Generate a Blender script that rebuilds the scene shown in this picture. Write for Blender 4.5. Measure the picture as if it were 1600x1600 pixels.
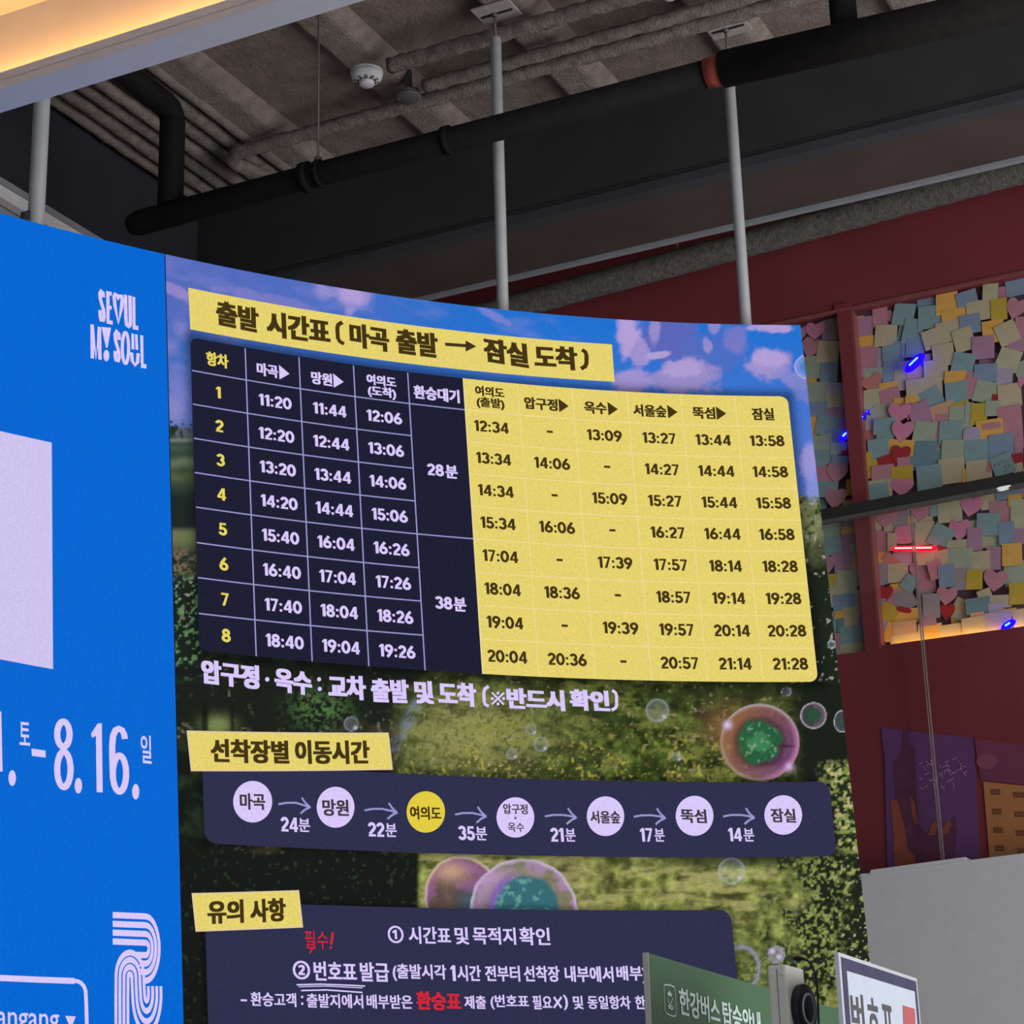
import bpy, bmesh, math, random
import numpy as np
from mathutils import Vector, Matrix

for _o in list(bpy.data.objects):
    bpy.data.objects.remove(_o)
SC = bpy.context.scene
COL = SC.collection
random.seed(7)
RNG = np.random.default_rng(11)

# ---------------------------------------------------------------- camera
FPX = 3103.24
PITCH, ROLL = 0.3112556, -0.0284135
CAM = np.array([0.0, 0.0, 1.6])
_cp, _sp = math.cos(PITCH), math.sin(PITCH)
FWD = np.array([0, _cp, _sp])
_u0 = np.array([0, -_sp, _cp])
_r0 = np.array([1.0, 0, 0])
RGT = math.cos(ROLL) * _r0 + math.sin(ROLL) * _u0
UPV = -math.sin(ROLL) * _r0 + math.cos(ROLL) * _u0
cam_data = bpy.data.cameras.new('camera')
cam_data.sensor_fit = 'HORIZONTAL'
cam_data.sensor_width = 36.0
cam_data.lens = FPX * 36.0 / 1600.0
cam_data.clip_start = 0.05
cam = bpy.data.objects.new('camera', cam_data)
COL.objects.link(cam)
cam.matrix_world = Matrix(((RGT[0], UPV[0], -FWD[0], CAM[0]),
                           (RGT[1], UPV[1], -FWD[1], CAM[1]),
                           (RGT[2], UPV[2], -FWD[2], CAM[2]),
                           (0, 0, 0, 1)))
SC.camera = cam

# ---------------------------------------------------------------- world, lights, exposure
SC.view_settings.view_transform = 'Standard'
SC.view_settings.look = 'None'
SC.view_settings.gamma = 1.0
SC.view_settings.use_curve_mapping = False
SC.view_settings.exposure = 0.0
world = bpy.data.worlds.new('world')
SC.world = world
world.use_nodes = True
world.node_tree.nodes['Background'].inputs[0].default_value = (0.80, 0.88, 1.0, 1)
world.node_tree.nodes['Background'].inputs[1].default_value = 0.21


def area_light(name, loc, target, sx, sy, energy, color):
    l = bpy.data.lights.new(name, 'AREA')
    l.shape = 'RECTANGLE'
    l.size, l.size_y = sx, sy
    l.energy = energy
    l.color = color
    o = bpy.data.objects.new(name, l)
    COL.objects.link(o)
    o.location = loc
    o.rotation_euler = (Vector(target) - Vector(loc)).to_track_quat('-Z', 'Y').to_euler()
    return o


area_light('window_daylight', (3.2, -4.0, 2.2), (0.3, 5.5, 3.6), 6.0, 3.4, 105.0, (1.0, 0.99, 0.99))  # added fill light from behind the camera, not a built window
area_light('facade_daylight', (4.6, 1.6, 1.9), (-1.6, 5.2, 4.2), 4.0, 3.2, 225.0, (1.0, 0.99, 0.98))  # added fill light from the right, brightens the ceiling and walls

# ---------------------------------------------------------------- room axes, rays and charts
AL = math.radians(-26.0)
AX = np.array([math.cos(AL), math.sin(AL), 0.0])      # along the back wall
BX = np.array([-math.sin(AL), math.cos(AL), 0.0])     # into the room, towards the back wall
ZX = np.array([0, 0, 1.0])
CEIL = 4.85


def lin(c):
    c = np.asarray(c, float) / 255.0
    return np.where(c <= 0.04045, c / 12.92, ((c + 0.055) / 1.055) ** 2.4)


def rgb(r, g, b):
    return tuple(float(x) for x in lin((r, g, b)))


def ray(x, y):
    x = np.asarray(x, float)[..., None]
    y = np.asarray(y, float)[..., None]
    return FWD + RGT * (x - 800) / FPX + UPV * (800 - y) / FPX


def project(P):
    d = P - CAM
    w = d @ FWD
    return np.stack([800 + FPX * (d @ RGT) / w, 800 - FPX * (d @ UPV) / w], -1)


def hit(n, val, x, y):
    q = ray(x, y)
    t = (val - CAM @ n) / (q @ n)
    return CAM + t[..., None] * q


def ab(P):
    return np.array([P @ AX, P @ BX, P[2]])


def w3(a, b, z):
    return AX * a + BX * b + ZX * z


def on_b(x, y, b):
    return ab(hit(BX, b, x, y))


def on_z(x, y, z):
    return ab(hit(ZX, z, x, y))


def on_a(x, y, a):
    return ab(hit(AX, a, x, y))


class PlaneChart:
    """a vertical plane: first axis along it, second axis up"""

    def __init__(self, origin, heading, flip=1):
        self.o = np.array([origin[0], origin[1], 0.0])
        self.e = np.array([math.cos(heading), math.sin(heading), 0.0])
        self.n = np.array([math.sin(heading), -math.cos(heading), 0.0]) * flip

    def inv(self, x, y):
        P = hit(self.n, float(self.o @ self.n), x, y)
        return np.stack([(P - self.o) @ self.e, P[..., 2]], -1)

    def fwd(self, uv, off=0.0):
        uv = np.asarray(uv, float)
        return self.o + uv[..., :1] * self.e + uv[..., 1:2] * ZX + self.n * off


class ScreenChart:
    """the curved display surface: u along its arc, v up its face"""
    TH0, K1, K2, TAU = 0.55447241, -0.25241971, -0.03599716, -0.1217297
    GX, GW = np.polynomial.legendre.leggauss(8)

    def __init__(self):
        q = ray(298.40521, 579.03296)
        self.p0 = CAM + q / np.linalg.norm(q) * 5.0

    def frame(self, u):
        th = self.TH0 + self.K1 * u + self.K2 * u * u / 2
        n = np.stack([np.sin(th), -np.cos(th), 0 * th], -1)
        return n

    def fwd(self, uv, off=0.0):
        uv = np.asarray(uv, float)
        u, v = uv[..., 0], uv[..., 1]
        t = (self.GX + 1) / 2
        w = self.GW / 2
        uu = u[..., None] * t
        th = self.TH0 + self.K1 * uu + self.K2 * uu ** 2 / 2
        X = (np.cos(th) * w).sum(-1) * u
        Y = (np.sin(th) * w).sum(-1) * u
        n = self.frame(u)
        ct, st = math.cos(self.TAU), math.sin(self.TAU)
        P = self.p0 + np.stack([X, Y, 0 * X], -1) + v[..., None] * (ct * ZX + st * n)
        return P + (n * ct - ZX * st) * off

    def inv(self, x, y):
        x = np.asarray(x, float)
        y = np.asarray(y, float)
        uv = np.stack([(x - 298) / 575, -(y - 579) / 565], -1)
        tgt = np.stack([x, y], -1)
        h = 1e-5
        for _ in range(14):
            r = project(self.fwd(uv)) - tgt
            ju = (project(self.fwd(uv + np.array([h, 0]))) - tgt - r) / h
            jv = (project(self.fwd(uv + np.array([0, h]))) - tgt - r) / h
            det = ju[..., 0] * jv[..., 1] - ju[..., 1] * jv[..., 0]
            du = (-r[..., 0] * jv[..., 1] + r[..., 1] * jv[..., 0]) / det
            dv = (-ju[..., 0] * r[..., 1] + ju[..., 1] * r[..., 0]) / det
            uv = uv + np.clip(np.stack([du, dv], -1), -0.3, 0.3)
        return uv


# ---------------------------------------------------------------- materials
def new_mat(name):
    m = bpy.data.materials.new(name)
    m.use_nodes = True
    return m, m.node_tree, m.node_tree.nodes['Principled BSDF']


def mat(name, color, rough=0.6, metal=0.0, spec=0.4, var=0.10, scale=18.0, bump=0.0, bscale=60.0, detail=4.0):
    """painted / plain surface with a little procedural wear"""
    m, nt, b = new_mat(name)
    b.inputs['Roughness'].default_value = rough
    b.inputs['Metallic'].default_value = metal
    b.inputs['Specular IOR Level'].default_value = spec
    tc = nt.nodes.new('ShaderNodeTexCoord')
    nz = nt.nodes.new('ShaderNodeTexNoise')
    nz.inputs['Scale'].default_value = scale
    nz.inputs['Detail'].default_value = detail
    nt.links.new(tc.outputs['Object'], nz.inputs['Vector'])
    rp = nt.nodes.new('ShaderNodeValToRGB')
    rp.color_ramp.elements[0].position = 0.3
    rp.color_ramp.elements[1].position = 0.7
    rp.color_ramp.elements[0].color = tuple(c * (1 - var) for c in color) + (1,)
    rp.color_ramp.elements[1].color = tuple(min(1, c * (1 + var)) for c in color) + (1,)
    nt.links.new(nz.outputs['Fac'], rp.inputs['Fac'])
    nt.links.new(rp.outputs['Color'], b.inputs['Base Color'])
    if bump > 0:
        n2 = nt.nodes.new('ShaderNodeTexNoise')
        n2.inputs['Scale'].default_value = bscale
        n2.inputs['Detail'].default_value = 5.0
        n2.inputs['Roughness'].default_value = 0.65
        nt.links.new(tc.outputs['Object'], n2.inputs['Vector'])
        bp = nt.nodes.new('ShaderNodeBump')
        bp.inputs['Strength'].default_value = bump
        bp.inputs['Distance'].default_value = 0.02
        nt.links.new(n2.outputs['Fac'], bp.inputs['Height'])
        nt.links.new(bp.outputs['Normal'], b.inputs['Normal'])
    return m


def led(name, srgb=None, strength=1.0, grain=0.10, attr=None, sample='NONE'):
    """the lit face of an LED display (or a lamp): emits its picture"""
    m, nt, b = new_mat(name)
    b.inputs['Base Color'].default_value = (0.003, 0.003, 0.003, 1)
    b.inputs['Roughness'].default_value = 0.8
    b.inputs['Specular IOR Level'].default_value = 0.03
    tc = nt.nodes.new('ShaderNodeTexCoord')
    nz = nt.nodes.new('ShaderNodeTexNoise')
    nz.inputs['Scale'].default_value = 260.0
    nz.inputs['Detail'].default_value = 1.0
    nt.links.new(tc.outputs['Object'], nz.inputs['Vector'])
    mr = nt.nodes.new('ShaderNodeMapRange')
    mr.inputs['From Min'].default_value = 0.3
    mr.inputs['From Max'].default_value = 0.7
    mr.inputs['To Min'].default_value = strength * (1 - grain)
    mr.inputs['To Max'].default_value = strength * (1 + grain)
    nt.links.new(nz.outputs['Fac'], mr.inputs['Value'])
    nt.links.new(mr.outputs['Result'], b.inputs['Emission Strength'])
    if attr:
        at = nt.nodes.new('ShaderNodeAttribute')
        at.attribute_name = attr
        nt.links.new(at.outputs['Color'], b.inputs['Emission Color'])
    else:
        b.inputs['Emission Color'].default_value = rgb(*srgb) + (1,)
    m.cycles.emission_sampling = sample
    return m


def glass_mat(name):
    m, nt, b = new_mat(name)
    nt.nodes.remove(b)
    out = nt.nodes['Material Output']
    tr = nt.nodes.new('ShaderNodeBsdfTransparent')
    tr.inputs[0].default_value = (0.97, 0.98, 0.98, 1)
    gl = nt.nodes.new('ShaderNodeBsdfGlossy')
    gl.inputs['Roughness'].default_value = 0.03
    fr = nt.nodes.new('ShaderNodeFresnel')
    fr.inputs[0].default_value = 1.45
    mx = nt.nodes.new('ShaderNodeMixShader')
    ge = nt.nodes.new('ShaderNodeNewGeometry')      # the inner side of the sheet passes light straight on
    sb = nt.nodes.new('ShaderNodeMath')
    sb.operation = 'SUBTRACT'
    sb.inputs[0].default_value = 1.0
    nt.links.new(ge.outputs['Backfacing'], sb.inputs[1])
    ml = nt.nodes.new('ShaderNodeMath')
    ml.operation = 'MULTIPLY'
    nt.links.new(fr.outputs[0], ml.inputs[0])
    nt.links.new(sb.outputs[0], ml.inputs[1])
    nt.links.new(ml.outputs[0], mx.inputs[0])
    nt.links.new(tr.outputs[0], mx.inputs[1])
    nt.links.new(gl.outputs[0], mx.inputs[2])
    nt.links.new(mx.outputs[0], out.inputs[0])
    return m


# ---------------------------------------------------------------- object helpers
def link(name, me, m=None, parent=None):
    o = bpy.data.objects.new(name, me)
    COL.objects.link(o)
    if m is not None and me is not None:
        me.materials.append(m)
    if parent is not None:
        o.parent = parent
    return o


def tag(o, label=None, cat=None, group=None, kind=None):
    if label:
        o['label'] = label
    if cat:
        o['category'] = cat
    if group:
        o['group'] = group
    if kind:
        o['kind'] = kind
    return o


def empty(name, loc=(0, 0, 0), label=None, cat=None, group=None, kind=None):
    o = bpy.data.objects.new(name, None)
    o.empty_display_size = 0.05
    COL.objects.link(o)
    o.location = [float(x) for x in loc]
    return tag(o, label, cat, group, kind)


class MB:
    """collects shapes given in world coordinates, links them as one mesh object"""

    def __init__(self):
        self.v, self.f, self.smooth = [], [], []

    def add(self, verts, faces, smooth=False):
        k = len(self.v)
        self.v.extend([tuple(float(c) for c in p) for p in verts])
        self.f.extend([tuple(i + k for i in fc) for fc in faces])
        self.smooth.extend([smooth] * len(faces))
        return self

    def hexa(self, p):          # 8 corners: bottom ring 0-3, top ring 4-7
        return self.add(p, [(0, 3, 2, 1), (4, 5, 6, 7), (0, 1, 5, 4), (1, 2, 6, 5), (2, 3, 7, 6), (3, 0, 4, 7)])

    def box(self, a0, a1, b0, b1, z0, z1):   # aligned with the room
        c = [(a0, b0), (a1, b0), (a1, b1), (a0, b1)]
        return self.hexa([w3(a, b, z0) for a, b in c] + [w3(a, b, z1) for a, b in c])

    def prism(self, pts, d):    # world polygon pushed along vector d
        n = len(pts)
        pts = [np.asarray(p, float) for p in pts]
        q = [p + d for p in pts]
        fs = [tuple(range(n)), tuple(range(2 * n - 1, n - 1, -1))]
        fs += [(i, i + n, (i + 1) % n + n, (i + 1) % n) for i in range(n)]
        return self.add(pts + q, fs)

    def tube(self, path, r, seg=14, caps=True, rough=0.0, step=None):
        P = [np.asarray(p, float) for p in path]
        if step:
            Q = [P[0]]
            for i in range(len(P) - 1):
                L = np.linalg.norm(P[i + 1] - P[i])
                n = max(1, int(L / step))
                for k in range(1, n + 1):
                    Q.append(P[i] + (P[i + 1] - P[i]) * k / n)
            P = Q
        rs = r if hasattr(r, '__len__') else [r] * len(P)
        rings = []
        prev = None
        for i, p in enumerate(P):
            t = (P[min(i + 1, len(P) - 1)] - P[max(i - 1, 0)])
            t = t / np.linalg.norm(t)
            if prev is None:
                h = ZX if abs(t[2]) < 0.9 else AX
                x = np.cross(t, h)
            else:
                x = prev - t * (prev @ t)
            x = x / np.linalg.norm(x)
            prev = x
            y = np.cross(t, x)
            ring = []
            for s in range(seg):
                a = 2 * math.pi * s / seg
                rr = rs[i] * (1 + (random.uniform(-rough, rough) if rough else 0))
                ring.append(p + (x * math.cos(a) + y * math.sin(a)) * rr)
            rings.append(ring)
        v = [q for ring in rings for q in ring]
        f = []
        for i in range(len(P) - 1):
            for s in range(seg):
                a, b = i * seg + s, i * seg + (s + 1) % seg
                f.append((a, b, b + seg, a + seg))
        self.add(v, f, True)
        if caps:
            k = len(self.v) - len(v)
            self.f.append(tuple(k + s for s in range(seg - 1, -1, -1)))
            self.f.append(tuple(k + (len(P) - 1) * seg + s for s in range(seg)))
            self.smooth += [False, False]
        return self

    def lathe(self, base, axis, prof, seg=28):   # prof: (distance along axis, radius)
        axis = np.asarray(axis, float) / np.linalg.norm(axis)
        h = ZX if abs(axis[2]) < 0.9 else AX
        x = np.cross(axis, h)
        x /= np.linalg.norm(x)
        y = np.cross(axis, x)
        v, f = [], []
        for d, r in prof:
            for s in range(seg):
                a = 2 * math.pi * s / seg
                v.append(np.asarray(base) + axis * d + (x * math.cos(a) + y * math.sin(a)) * r)
        for i in range(len(prof) - 1):
            for s in range(seg):
                a, b = i * seg + s, i * seg + (s + 1) % seg
                f.append((a, b, b + seg, a + seg))
        f.append(tuple(range(seg - 1, -1, -1)))
        f.append(tuple((len(prof) - 1) * seg + s for s in range(seg)))
        return self.add(v, f, True)

    def build(self, name, m, parent=None, bevel=0.0, fix=True):
        org = np.zeros(3)
        q = parent
        while q is not None:
            org = org + np.array(q.location)
            q = q.parent
        me = bpy.data.meshes.new(name)
        me.from_pydata([tuple(np.array(p) - org) for p in self.v], [], self.f)
        me.polygons.foreach_set('use_smooth', self.smooth)
        if fix:
            bm = bmesh.new()
            bm.from_mesh(me)
            bmesh.ops.recalc_face_normals(bm, faces=bm.faces)
            bm.to_mesh(me)
            bm.free()
        o = link(name, me, m, parent)
        if bevel:
            md = o.modifiers.new('bevel', 'BEVEL')
            md.width = bevel
            md.segments = 2
            md.limit_method = 'ANGLE'
        return o


def to_base(o):
    """move a single-mesh thing's origin to its centre so that it sits where it stands"""
    me = o.data
    co = np.empty(len(me.vertices) * 3)
    me.vertices.foreach_get('co', co)
    co = co.reshape(-1, 3)
    c = (co.min(0) + co.max(0)) / 2
    me.vertices.foreach_set('co', (co - c).ravel())
    o.location = [float(x) for x in c]
    return o


# ---------------------------------------------------------------- drawing on a chart
_glyphs = {}


def glyphs(body, bold):
    key = (body, round(bold, 4))
    if key in _glyphs:
        return _glyphs[key]
    cu = bpy.data.curves.new('lettering', 'FONT')
    cu.body = body
    cu.offset = 0.006
    cu.resolution_u = 3
    cu.fill_mode = 'FRONT'
    o = bpy.data.objects.new('lettering', cu)
    COL.objects.link(o)
    bpy.context.view_layer.update()
    dg = bpy.context.evaluated_depsgraph_get()
    me = bpy.data.meshes.new_from_object(o.evaluated_get(dg))
    V = np.array([tuple(v.co)[:2] for v in me.vertices])
    F = [tuple(p.vertices) for p in me.polygons]
    bpy.data.objects.remove(o)
    bpy.data.curves.remove(cu)
    bpy.data.meshes.remove(me)
    if bold > 0.008:      # heavier weight: the same outlines laid side by side
        n = len(V)
        sh = [(0, 0)] + [(sx * bold * .85, sy * bold * .42) for sx in (-1, 1) for sy in (-1, 1)]
        V = np.concatenate([V + np.array(s) for s in sh])
        F = [tuple(i + n * k for i in f) for k in range(5) for f in F]
    _glyphs[key] = (V, F)
    return V, F


def put_text(mb, ch, body, L, R, h, bold=0.02, off=0.002, uv=False, up=None):
    """fit a line of lettering between two end points; h is its height"""
    V, F = glyphs(body, bold)
    lo, hi = V.min(0), V.max(0)
    if uv:
        a, b, hv = np.array(L, float), np.array(R, float), h
    else:
        a, b = ch.inv(*L), ch.inv(*R)
        cx, cy = (L[0] + R[0]) / 2, (L[1] + R[1]) / 2
        hv = (ch.inv(cx, cy - h / 2) - ch.inv(cx, cy + h / 2))[1]
    s = (V[:, 0] - lo[0]) / max(hi[0] - lo[0], 1e-6)
    t = (V[:, 1] - (lo[1] + hi[1]) / 2) / max(hi[1] - lo[1], 1e-6)
    upv = np.array([0, 1.0]) if up is None else np.array(up)
    P = a + s[:, None] * (b - a) + (t * hv)[:, None] * upv
    n = len(V) // (5 if bold > 0.008 else 1)
    lay = (np.arange(len(V)) // n)[:, None] * 2e-5      # overlapping outlines lie a hair apart
    mb.add(ch.fwd(P, off + lay), F)


def put_quad(mb, ch, c, off, nu=40, nv=6, rs=0.0, rt=0.0, round_=(0, 0, 0, 0), uv=False):
    """c = TL, TR, BR, BL; rs / rt corner radius as a share of width / height; round_ flags per corner"""
    C = np.array([p if uv else ch.inv(*p) for p in c], float)
    s = np.linspace(0, 1, nu + 1)
    if rs:
        e = rs * (1 - np.cos(np.linspace(0, math.pi / 2, 9)))
        s = np.unique(np.concatenate([s[(s > rs) & (s < 1 - rs)], e, 1 - e]))

    def ins(s, l, r):
        o = np.zeros_like(s)
        if rs and l:
            m = s < rs
            o[m] = rt * (1 - np.sqrt(np.clip(1 - ((rs - s[m]) / rs) ** 2, 0, 1)))
        if rs and r:
            m = s > 1 - rs
            o[m] = rt * (1 - np.sqrt(np.clip(1 - ((s[m] - 1 + rs) / rs) ** 2, 0, 1)))
        return o
    tt = ins(s, round_[0], round_[1])
    tb = 1 - ins(s, round_[3], round_[2])
    v, f = [], []
    for i, si in enumerate(s):
        T = C[0] + (C[1] - C[0]) * si
        Bm = C[3] + (C[2] - C[3]) * si
        for k in range(nv + 1):
            t = tt[i] + (tb[i] - tt[i]) * k / nv
            v.append(T + (Bm - T) * t)
    n = nv + 1
    for i in range(len(s) - 1):
        for k in range(nv):
            f.append((i * n + k, i * n + k + 1, (i + 1) * n + k + 1, (i + 1) * n + k))
    mb.add(ch.fwd(np.array(v), off), f)


def put_stroke(mb, ch, pts, w, off, uv=False, closed=False, squeeze=1.0):
    """a flat ribbon of width w along a polyline"""
    P = np.array(pts, float)
    if not uv:
        c = P.mean(0)
        sc = np.linalg.norm(ch.inv(c[0], c[1] - 5) - ch.inv(c[0], c[1] + 5)) / 10
        P = ch.inv(P[:, 0], P[:, 1])
        w = w * sc
    n = len(P)
    P = P / np.array([squeeze, 1.0])
    L, R = [], []
    for i in range(n):
        if closed:
            t = P[(i + 1) % n] - P[i - 1]
        else:
            t = P[min(i + 1, n - 1)] - P[max(i - 1, 0)]
        t = t / (np.linalg.norm(t) + 1e-12)
        nn = np.array([-t[1], t[0]]) * w / 2
        L.append(P[i] + nn)
        R.append(P[i] - nn)
    m = n if closed else n - 1
    mb.add(ch.fwd(np.array(L + R) * np.array([squeeze, 1.0]), off), [(i, (i + 1) % n, (i + 1) % n + n, i + n) for i in range(m)])


def put_poly(mb, ch, pts, off, uv=False):
    P = np.array(pts, float)
    if not uv:
        P = ch.inv(P[:, 0], P[:, 1])
    mb.add(ch.fwd(P, off), [tuple(range(len(P)))])


def put_ellipse(mb, ch, cx, cy, rx, ry, off, n=40):
    a = np.linspace(0, 2 * math.pi, n, endpoint=False)
    put_poly(mb, ch, np.stack([cx + rx * np.cos(a), cy + ry * np.sin(a)], -1), off)


def arc(cx, cy, rx, ry, a0, a1, n=16):
    a = np.radians(np.linspace(a0, a1, n))
    return [(cx + rx * math.cos(t), cy + ry * math.sin(t)) for t in a]

# ================================================================ SETTING
M = {}
M['floor'] = mat('floor_stone', (0.42, 0.41, 0.39), rough=0.4, scale=3.0, var=0.06)
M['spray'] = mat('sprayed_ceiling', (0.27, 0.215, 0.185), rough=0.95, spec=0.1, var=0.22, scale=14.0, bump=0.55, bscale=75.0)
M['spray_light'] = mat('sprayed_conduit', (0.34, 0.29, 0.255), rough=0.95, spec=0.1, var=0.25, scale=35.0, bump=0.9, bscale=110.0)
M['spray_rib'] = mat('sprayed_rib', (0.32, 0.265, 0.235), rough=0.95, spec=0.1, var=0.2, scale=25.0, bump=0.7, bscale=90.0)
M['beam'] = mat('beam_charcoal', (0.045, 0.045, 0.048), rough=0.7, spec=0.25, var=0.08, scale=6.0)
M['beam_band'] = mat('beam_band_grey', (0.062, 0.064, 0.070), rough=0.7, spec=0.25, var=0.08, scale=6.0)
M['soffit_brown'] = mat('soffit_brown', (0.085, 0.062, 0.060), rough=0.85, spec=0.2, var=0.12, scale=5.0)
M['navy_wall'] = mat('wall_dark_navy', (0.030, 0.032, 0.042), rough=0.7, spec=0.2, var=0.08, scale=5.0)
M['trim_pale'] = mat('trim_pale', (0.80, 0.77, 0.78), rough=0.6, var=0.05)
M['trim_grey'] = mat('trim_grey', (0.30, 0.32, 0.35), rough=0.5, var=0.06)
M['trim_dark'] = mat('trim_dark', (0.05, 0.05, 0.06), rough=0.6, var=0.05)
M['red'] = mat('wall_red', (0.20, 0.036, 0.044), rough=0.5, spec=0.35, var=0.07, scale=4.0)
M['red_gloss'] = mat('wall_red_gloss', (0.195, 0.034, 0.041), rough=0.35, spec=0.4, var=0.06, scale=3.0)
M['red_edge'] = mat('red_edge_trim', (0.24, 0.07, 0.07), rough=0.5, var=0.1)
M['plum'] = mat('note_board_plum', (0.085, 0.040, 0.055), rough=0.8, var=0.15, scale=9.0)
M['white_wall'] = mat('wall_white', (0.50, 0.505, 0.52), rough=0.75, spec=0.2, var=0.03, scale=30.0, bump=0.06, bscale=240.0)
M['white_soffit'] = mat('soffit_white', (0.52, 0.52, 0.56), rough=0.7, spec=0.2, var=0.03)
M['pipe_black'] = mat('pipe_black', (0.011, 0.010, 0.010), rough=0.75, spec=0.12, var=0.2, scale=30.0)
M['pipe_black2'] = mat('pipe_foam_black', (0.015, 0.013, 0.012), rough=0.9, spec=0.15, var=0.2, scale=40.0, bump=0.2, bscale=120.0)
M['lagging'] = mat('pipe_lagging_grey', (0.20, 0.19, 0.175), rough=0.95, spec=0.1, var=0.3, scale=60.0, bump=0.9, bscale=140.0)
M['pole'] = mat('pole_paint', (0.40, 0.41, 0.42), rough=0.5, var=0.05, scale=30.0)
M['pole_cap'] = mat('pole_cap_dark', (0.03, 0.032, 0.04), rough=0.5)
M['rod'] = mat('threaded_rod', (0.17, 0.16, 0.145), rough=0.6, metal=0.2, var=0.1)
M['plate'] = mat('anchor_plate', (0.44, 0.40, 0.37), rough=0.6, var=0.12, scale=40.0)
M['slot'] = mat('slot_dark', (0.03, 0.028, 0.026), rough=0.8)
M['tape_red'] = mat('tape_red', (0.34, 0.06, 0.035), rough=0.35, var=0.12, scale=25.0)
M['plastic_white'] = mat('plastic_white', (0.82, 0.81, 0.84), rough=0.4, var=0.03)
M['vent_black'] = mat('vent_black', (0.02, 0.02, 0.022), rough=0.7)
M['jbox'] = mat('junction_grey', (0.115, 0.12, 0.125), rough=0.6, var=0.1)
M['rail'] = mat('rail_dark', (0.026, 0.024, 0.022), rough=0.45, var=0.1, scale=12.0)
M['rail_edge'] = mat('rail_edge_grey', (0.085, 0.085, 0.085), rough=0.5, var=0.08)
M['glass'] = glass_mat('clear_glass')
M['glass_edge'] = mat('glass_edge', (0.26, 0.22, 0.21), rough=0.25, spec=0.6, var=0.08)
M['cabinet'] = mat('display_cabinet', (0.020, 0.021, 0.024), rough=0.5, var=0.1)


def one(name, fill, m, label=None, cat=None, group=None, kind=None, parent=None, bevel=0.0, base=True):
    mb = MB()
    fill(mb)
    o = mb.build(name, m, parent, bevel)
    if parent is None and base:
        to_base(o)
    return tag(o, label, cat, group, kind)


S = 'structure'
one('floor', lambda m: m.box(-7, 4, -4, 6.5, -0.1, 0.0), M['floor'], 'pale stone hall floor', 'floor', kind=S)
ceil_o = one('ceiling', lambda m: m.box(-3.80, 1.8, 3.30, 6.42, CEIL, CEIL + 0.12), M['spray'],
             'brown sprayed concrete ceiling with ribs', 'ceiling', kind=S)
# ribs of the deck, running into the room
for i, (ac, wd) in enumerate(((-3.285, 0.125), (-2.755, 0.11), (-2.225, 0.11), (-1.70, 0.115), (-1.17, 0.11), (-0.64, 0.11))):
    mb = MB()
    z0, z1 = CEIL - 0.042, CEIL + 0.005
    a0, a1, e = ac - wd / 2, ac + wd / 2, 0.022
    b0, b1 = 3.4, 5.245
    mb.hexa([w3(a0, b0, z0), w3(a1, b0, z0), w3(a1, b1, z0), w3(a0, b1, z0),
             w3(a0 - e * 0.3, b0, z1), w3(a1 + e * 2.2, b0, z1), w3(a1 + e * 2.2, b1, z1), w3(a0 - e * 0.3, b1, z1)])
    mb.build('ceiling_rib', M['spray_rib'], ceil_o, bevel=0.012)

# steel beam across the room: face, gap, band, soffit, pale trim
BF = 5.25
zg = on_b(917, 303, BF)[2]
zb = on_b(917, 322, BF)[2]
zs = zb
bs = on_z(920, 402, zs)[1]
beam_o = one('ceiling_beam', lambda m: m.box(-3.79, 1.8, BF, BF + 0.05, zg + 0.010, CEIL - 0.001), M['beam'],
             'dark charcoal beam crossing under the ceiling', 'beam', kind=S)
one('shadow_gap', lambda m: m.box(-3.79, 1.8, BF + 0.014, BF + 0.05, zg - 0.012, zg + 0.011), M['trim_dark'], parent=beam_o)
one('lower_band', lambda m: m.box(-3.79, 1.8, BF, BF + 0.05, zb, zg - 0.011), M['beam_band'], parent=beam_o)
one('soffit', lambda m: m.box(-3.79, 1.8, BF + 0.05, bs, zb, zb + 0.03), M['soffit_brown'], parent=beam_o)
one('edge_trim', lambda m: m.box(-3.79, 1.8, bs, bs + 0.022, zb - 0.012, zb + 0.012), M['trim_grey'], parent=beam_o)

# left wall: dark fascia, pale edge strip, grey wall below
AW = -3.765
one('wall_left', lambda m: m.box(AW - 0.03, AW, 2.2, 6.4, 4.465, CEIL), M['navy_wall'], 'dark navy fascia wall at the left', 'wall', kind=S)
one('trim_1', lambda m: m.box(AW - 0.03, AW + 0.012, 2.2, 6.4, 4.445, 4.465), M['trim_grey'], 'grey channel trim under the navy fascia', 'trim', kind=S)
one('trim_2', lambda m: m.box(AW - 0.03, AW + 0.004, 2.2, 6.4, 4.405, 4.445), M['trim_pale'], 'pale edge trim at the foot of the navy fascia', 'trim', kind=S)
one('wall_left_lower', lambda m: m.box(AW - 0.25, AW - 0.04, 2.2, 6.4, 0.0, 4.42), M['trim_grey'], 'grey wall under the pale trim at the left', 'wall', kind=S)

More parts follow.
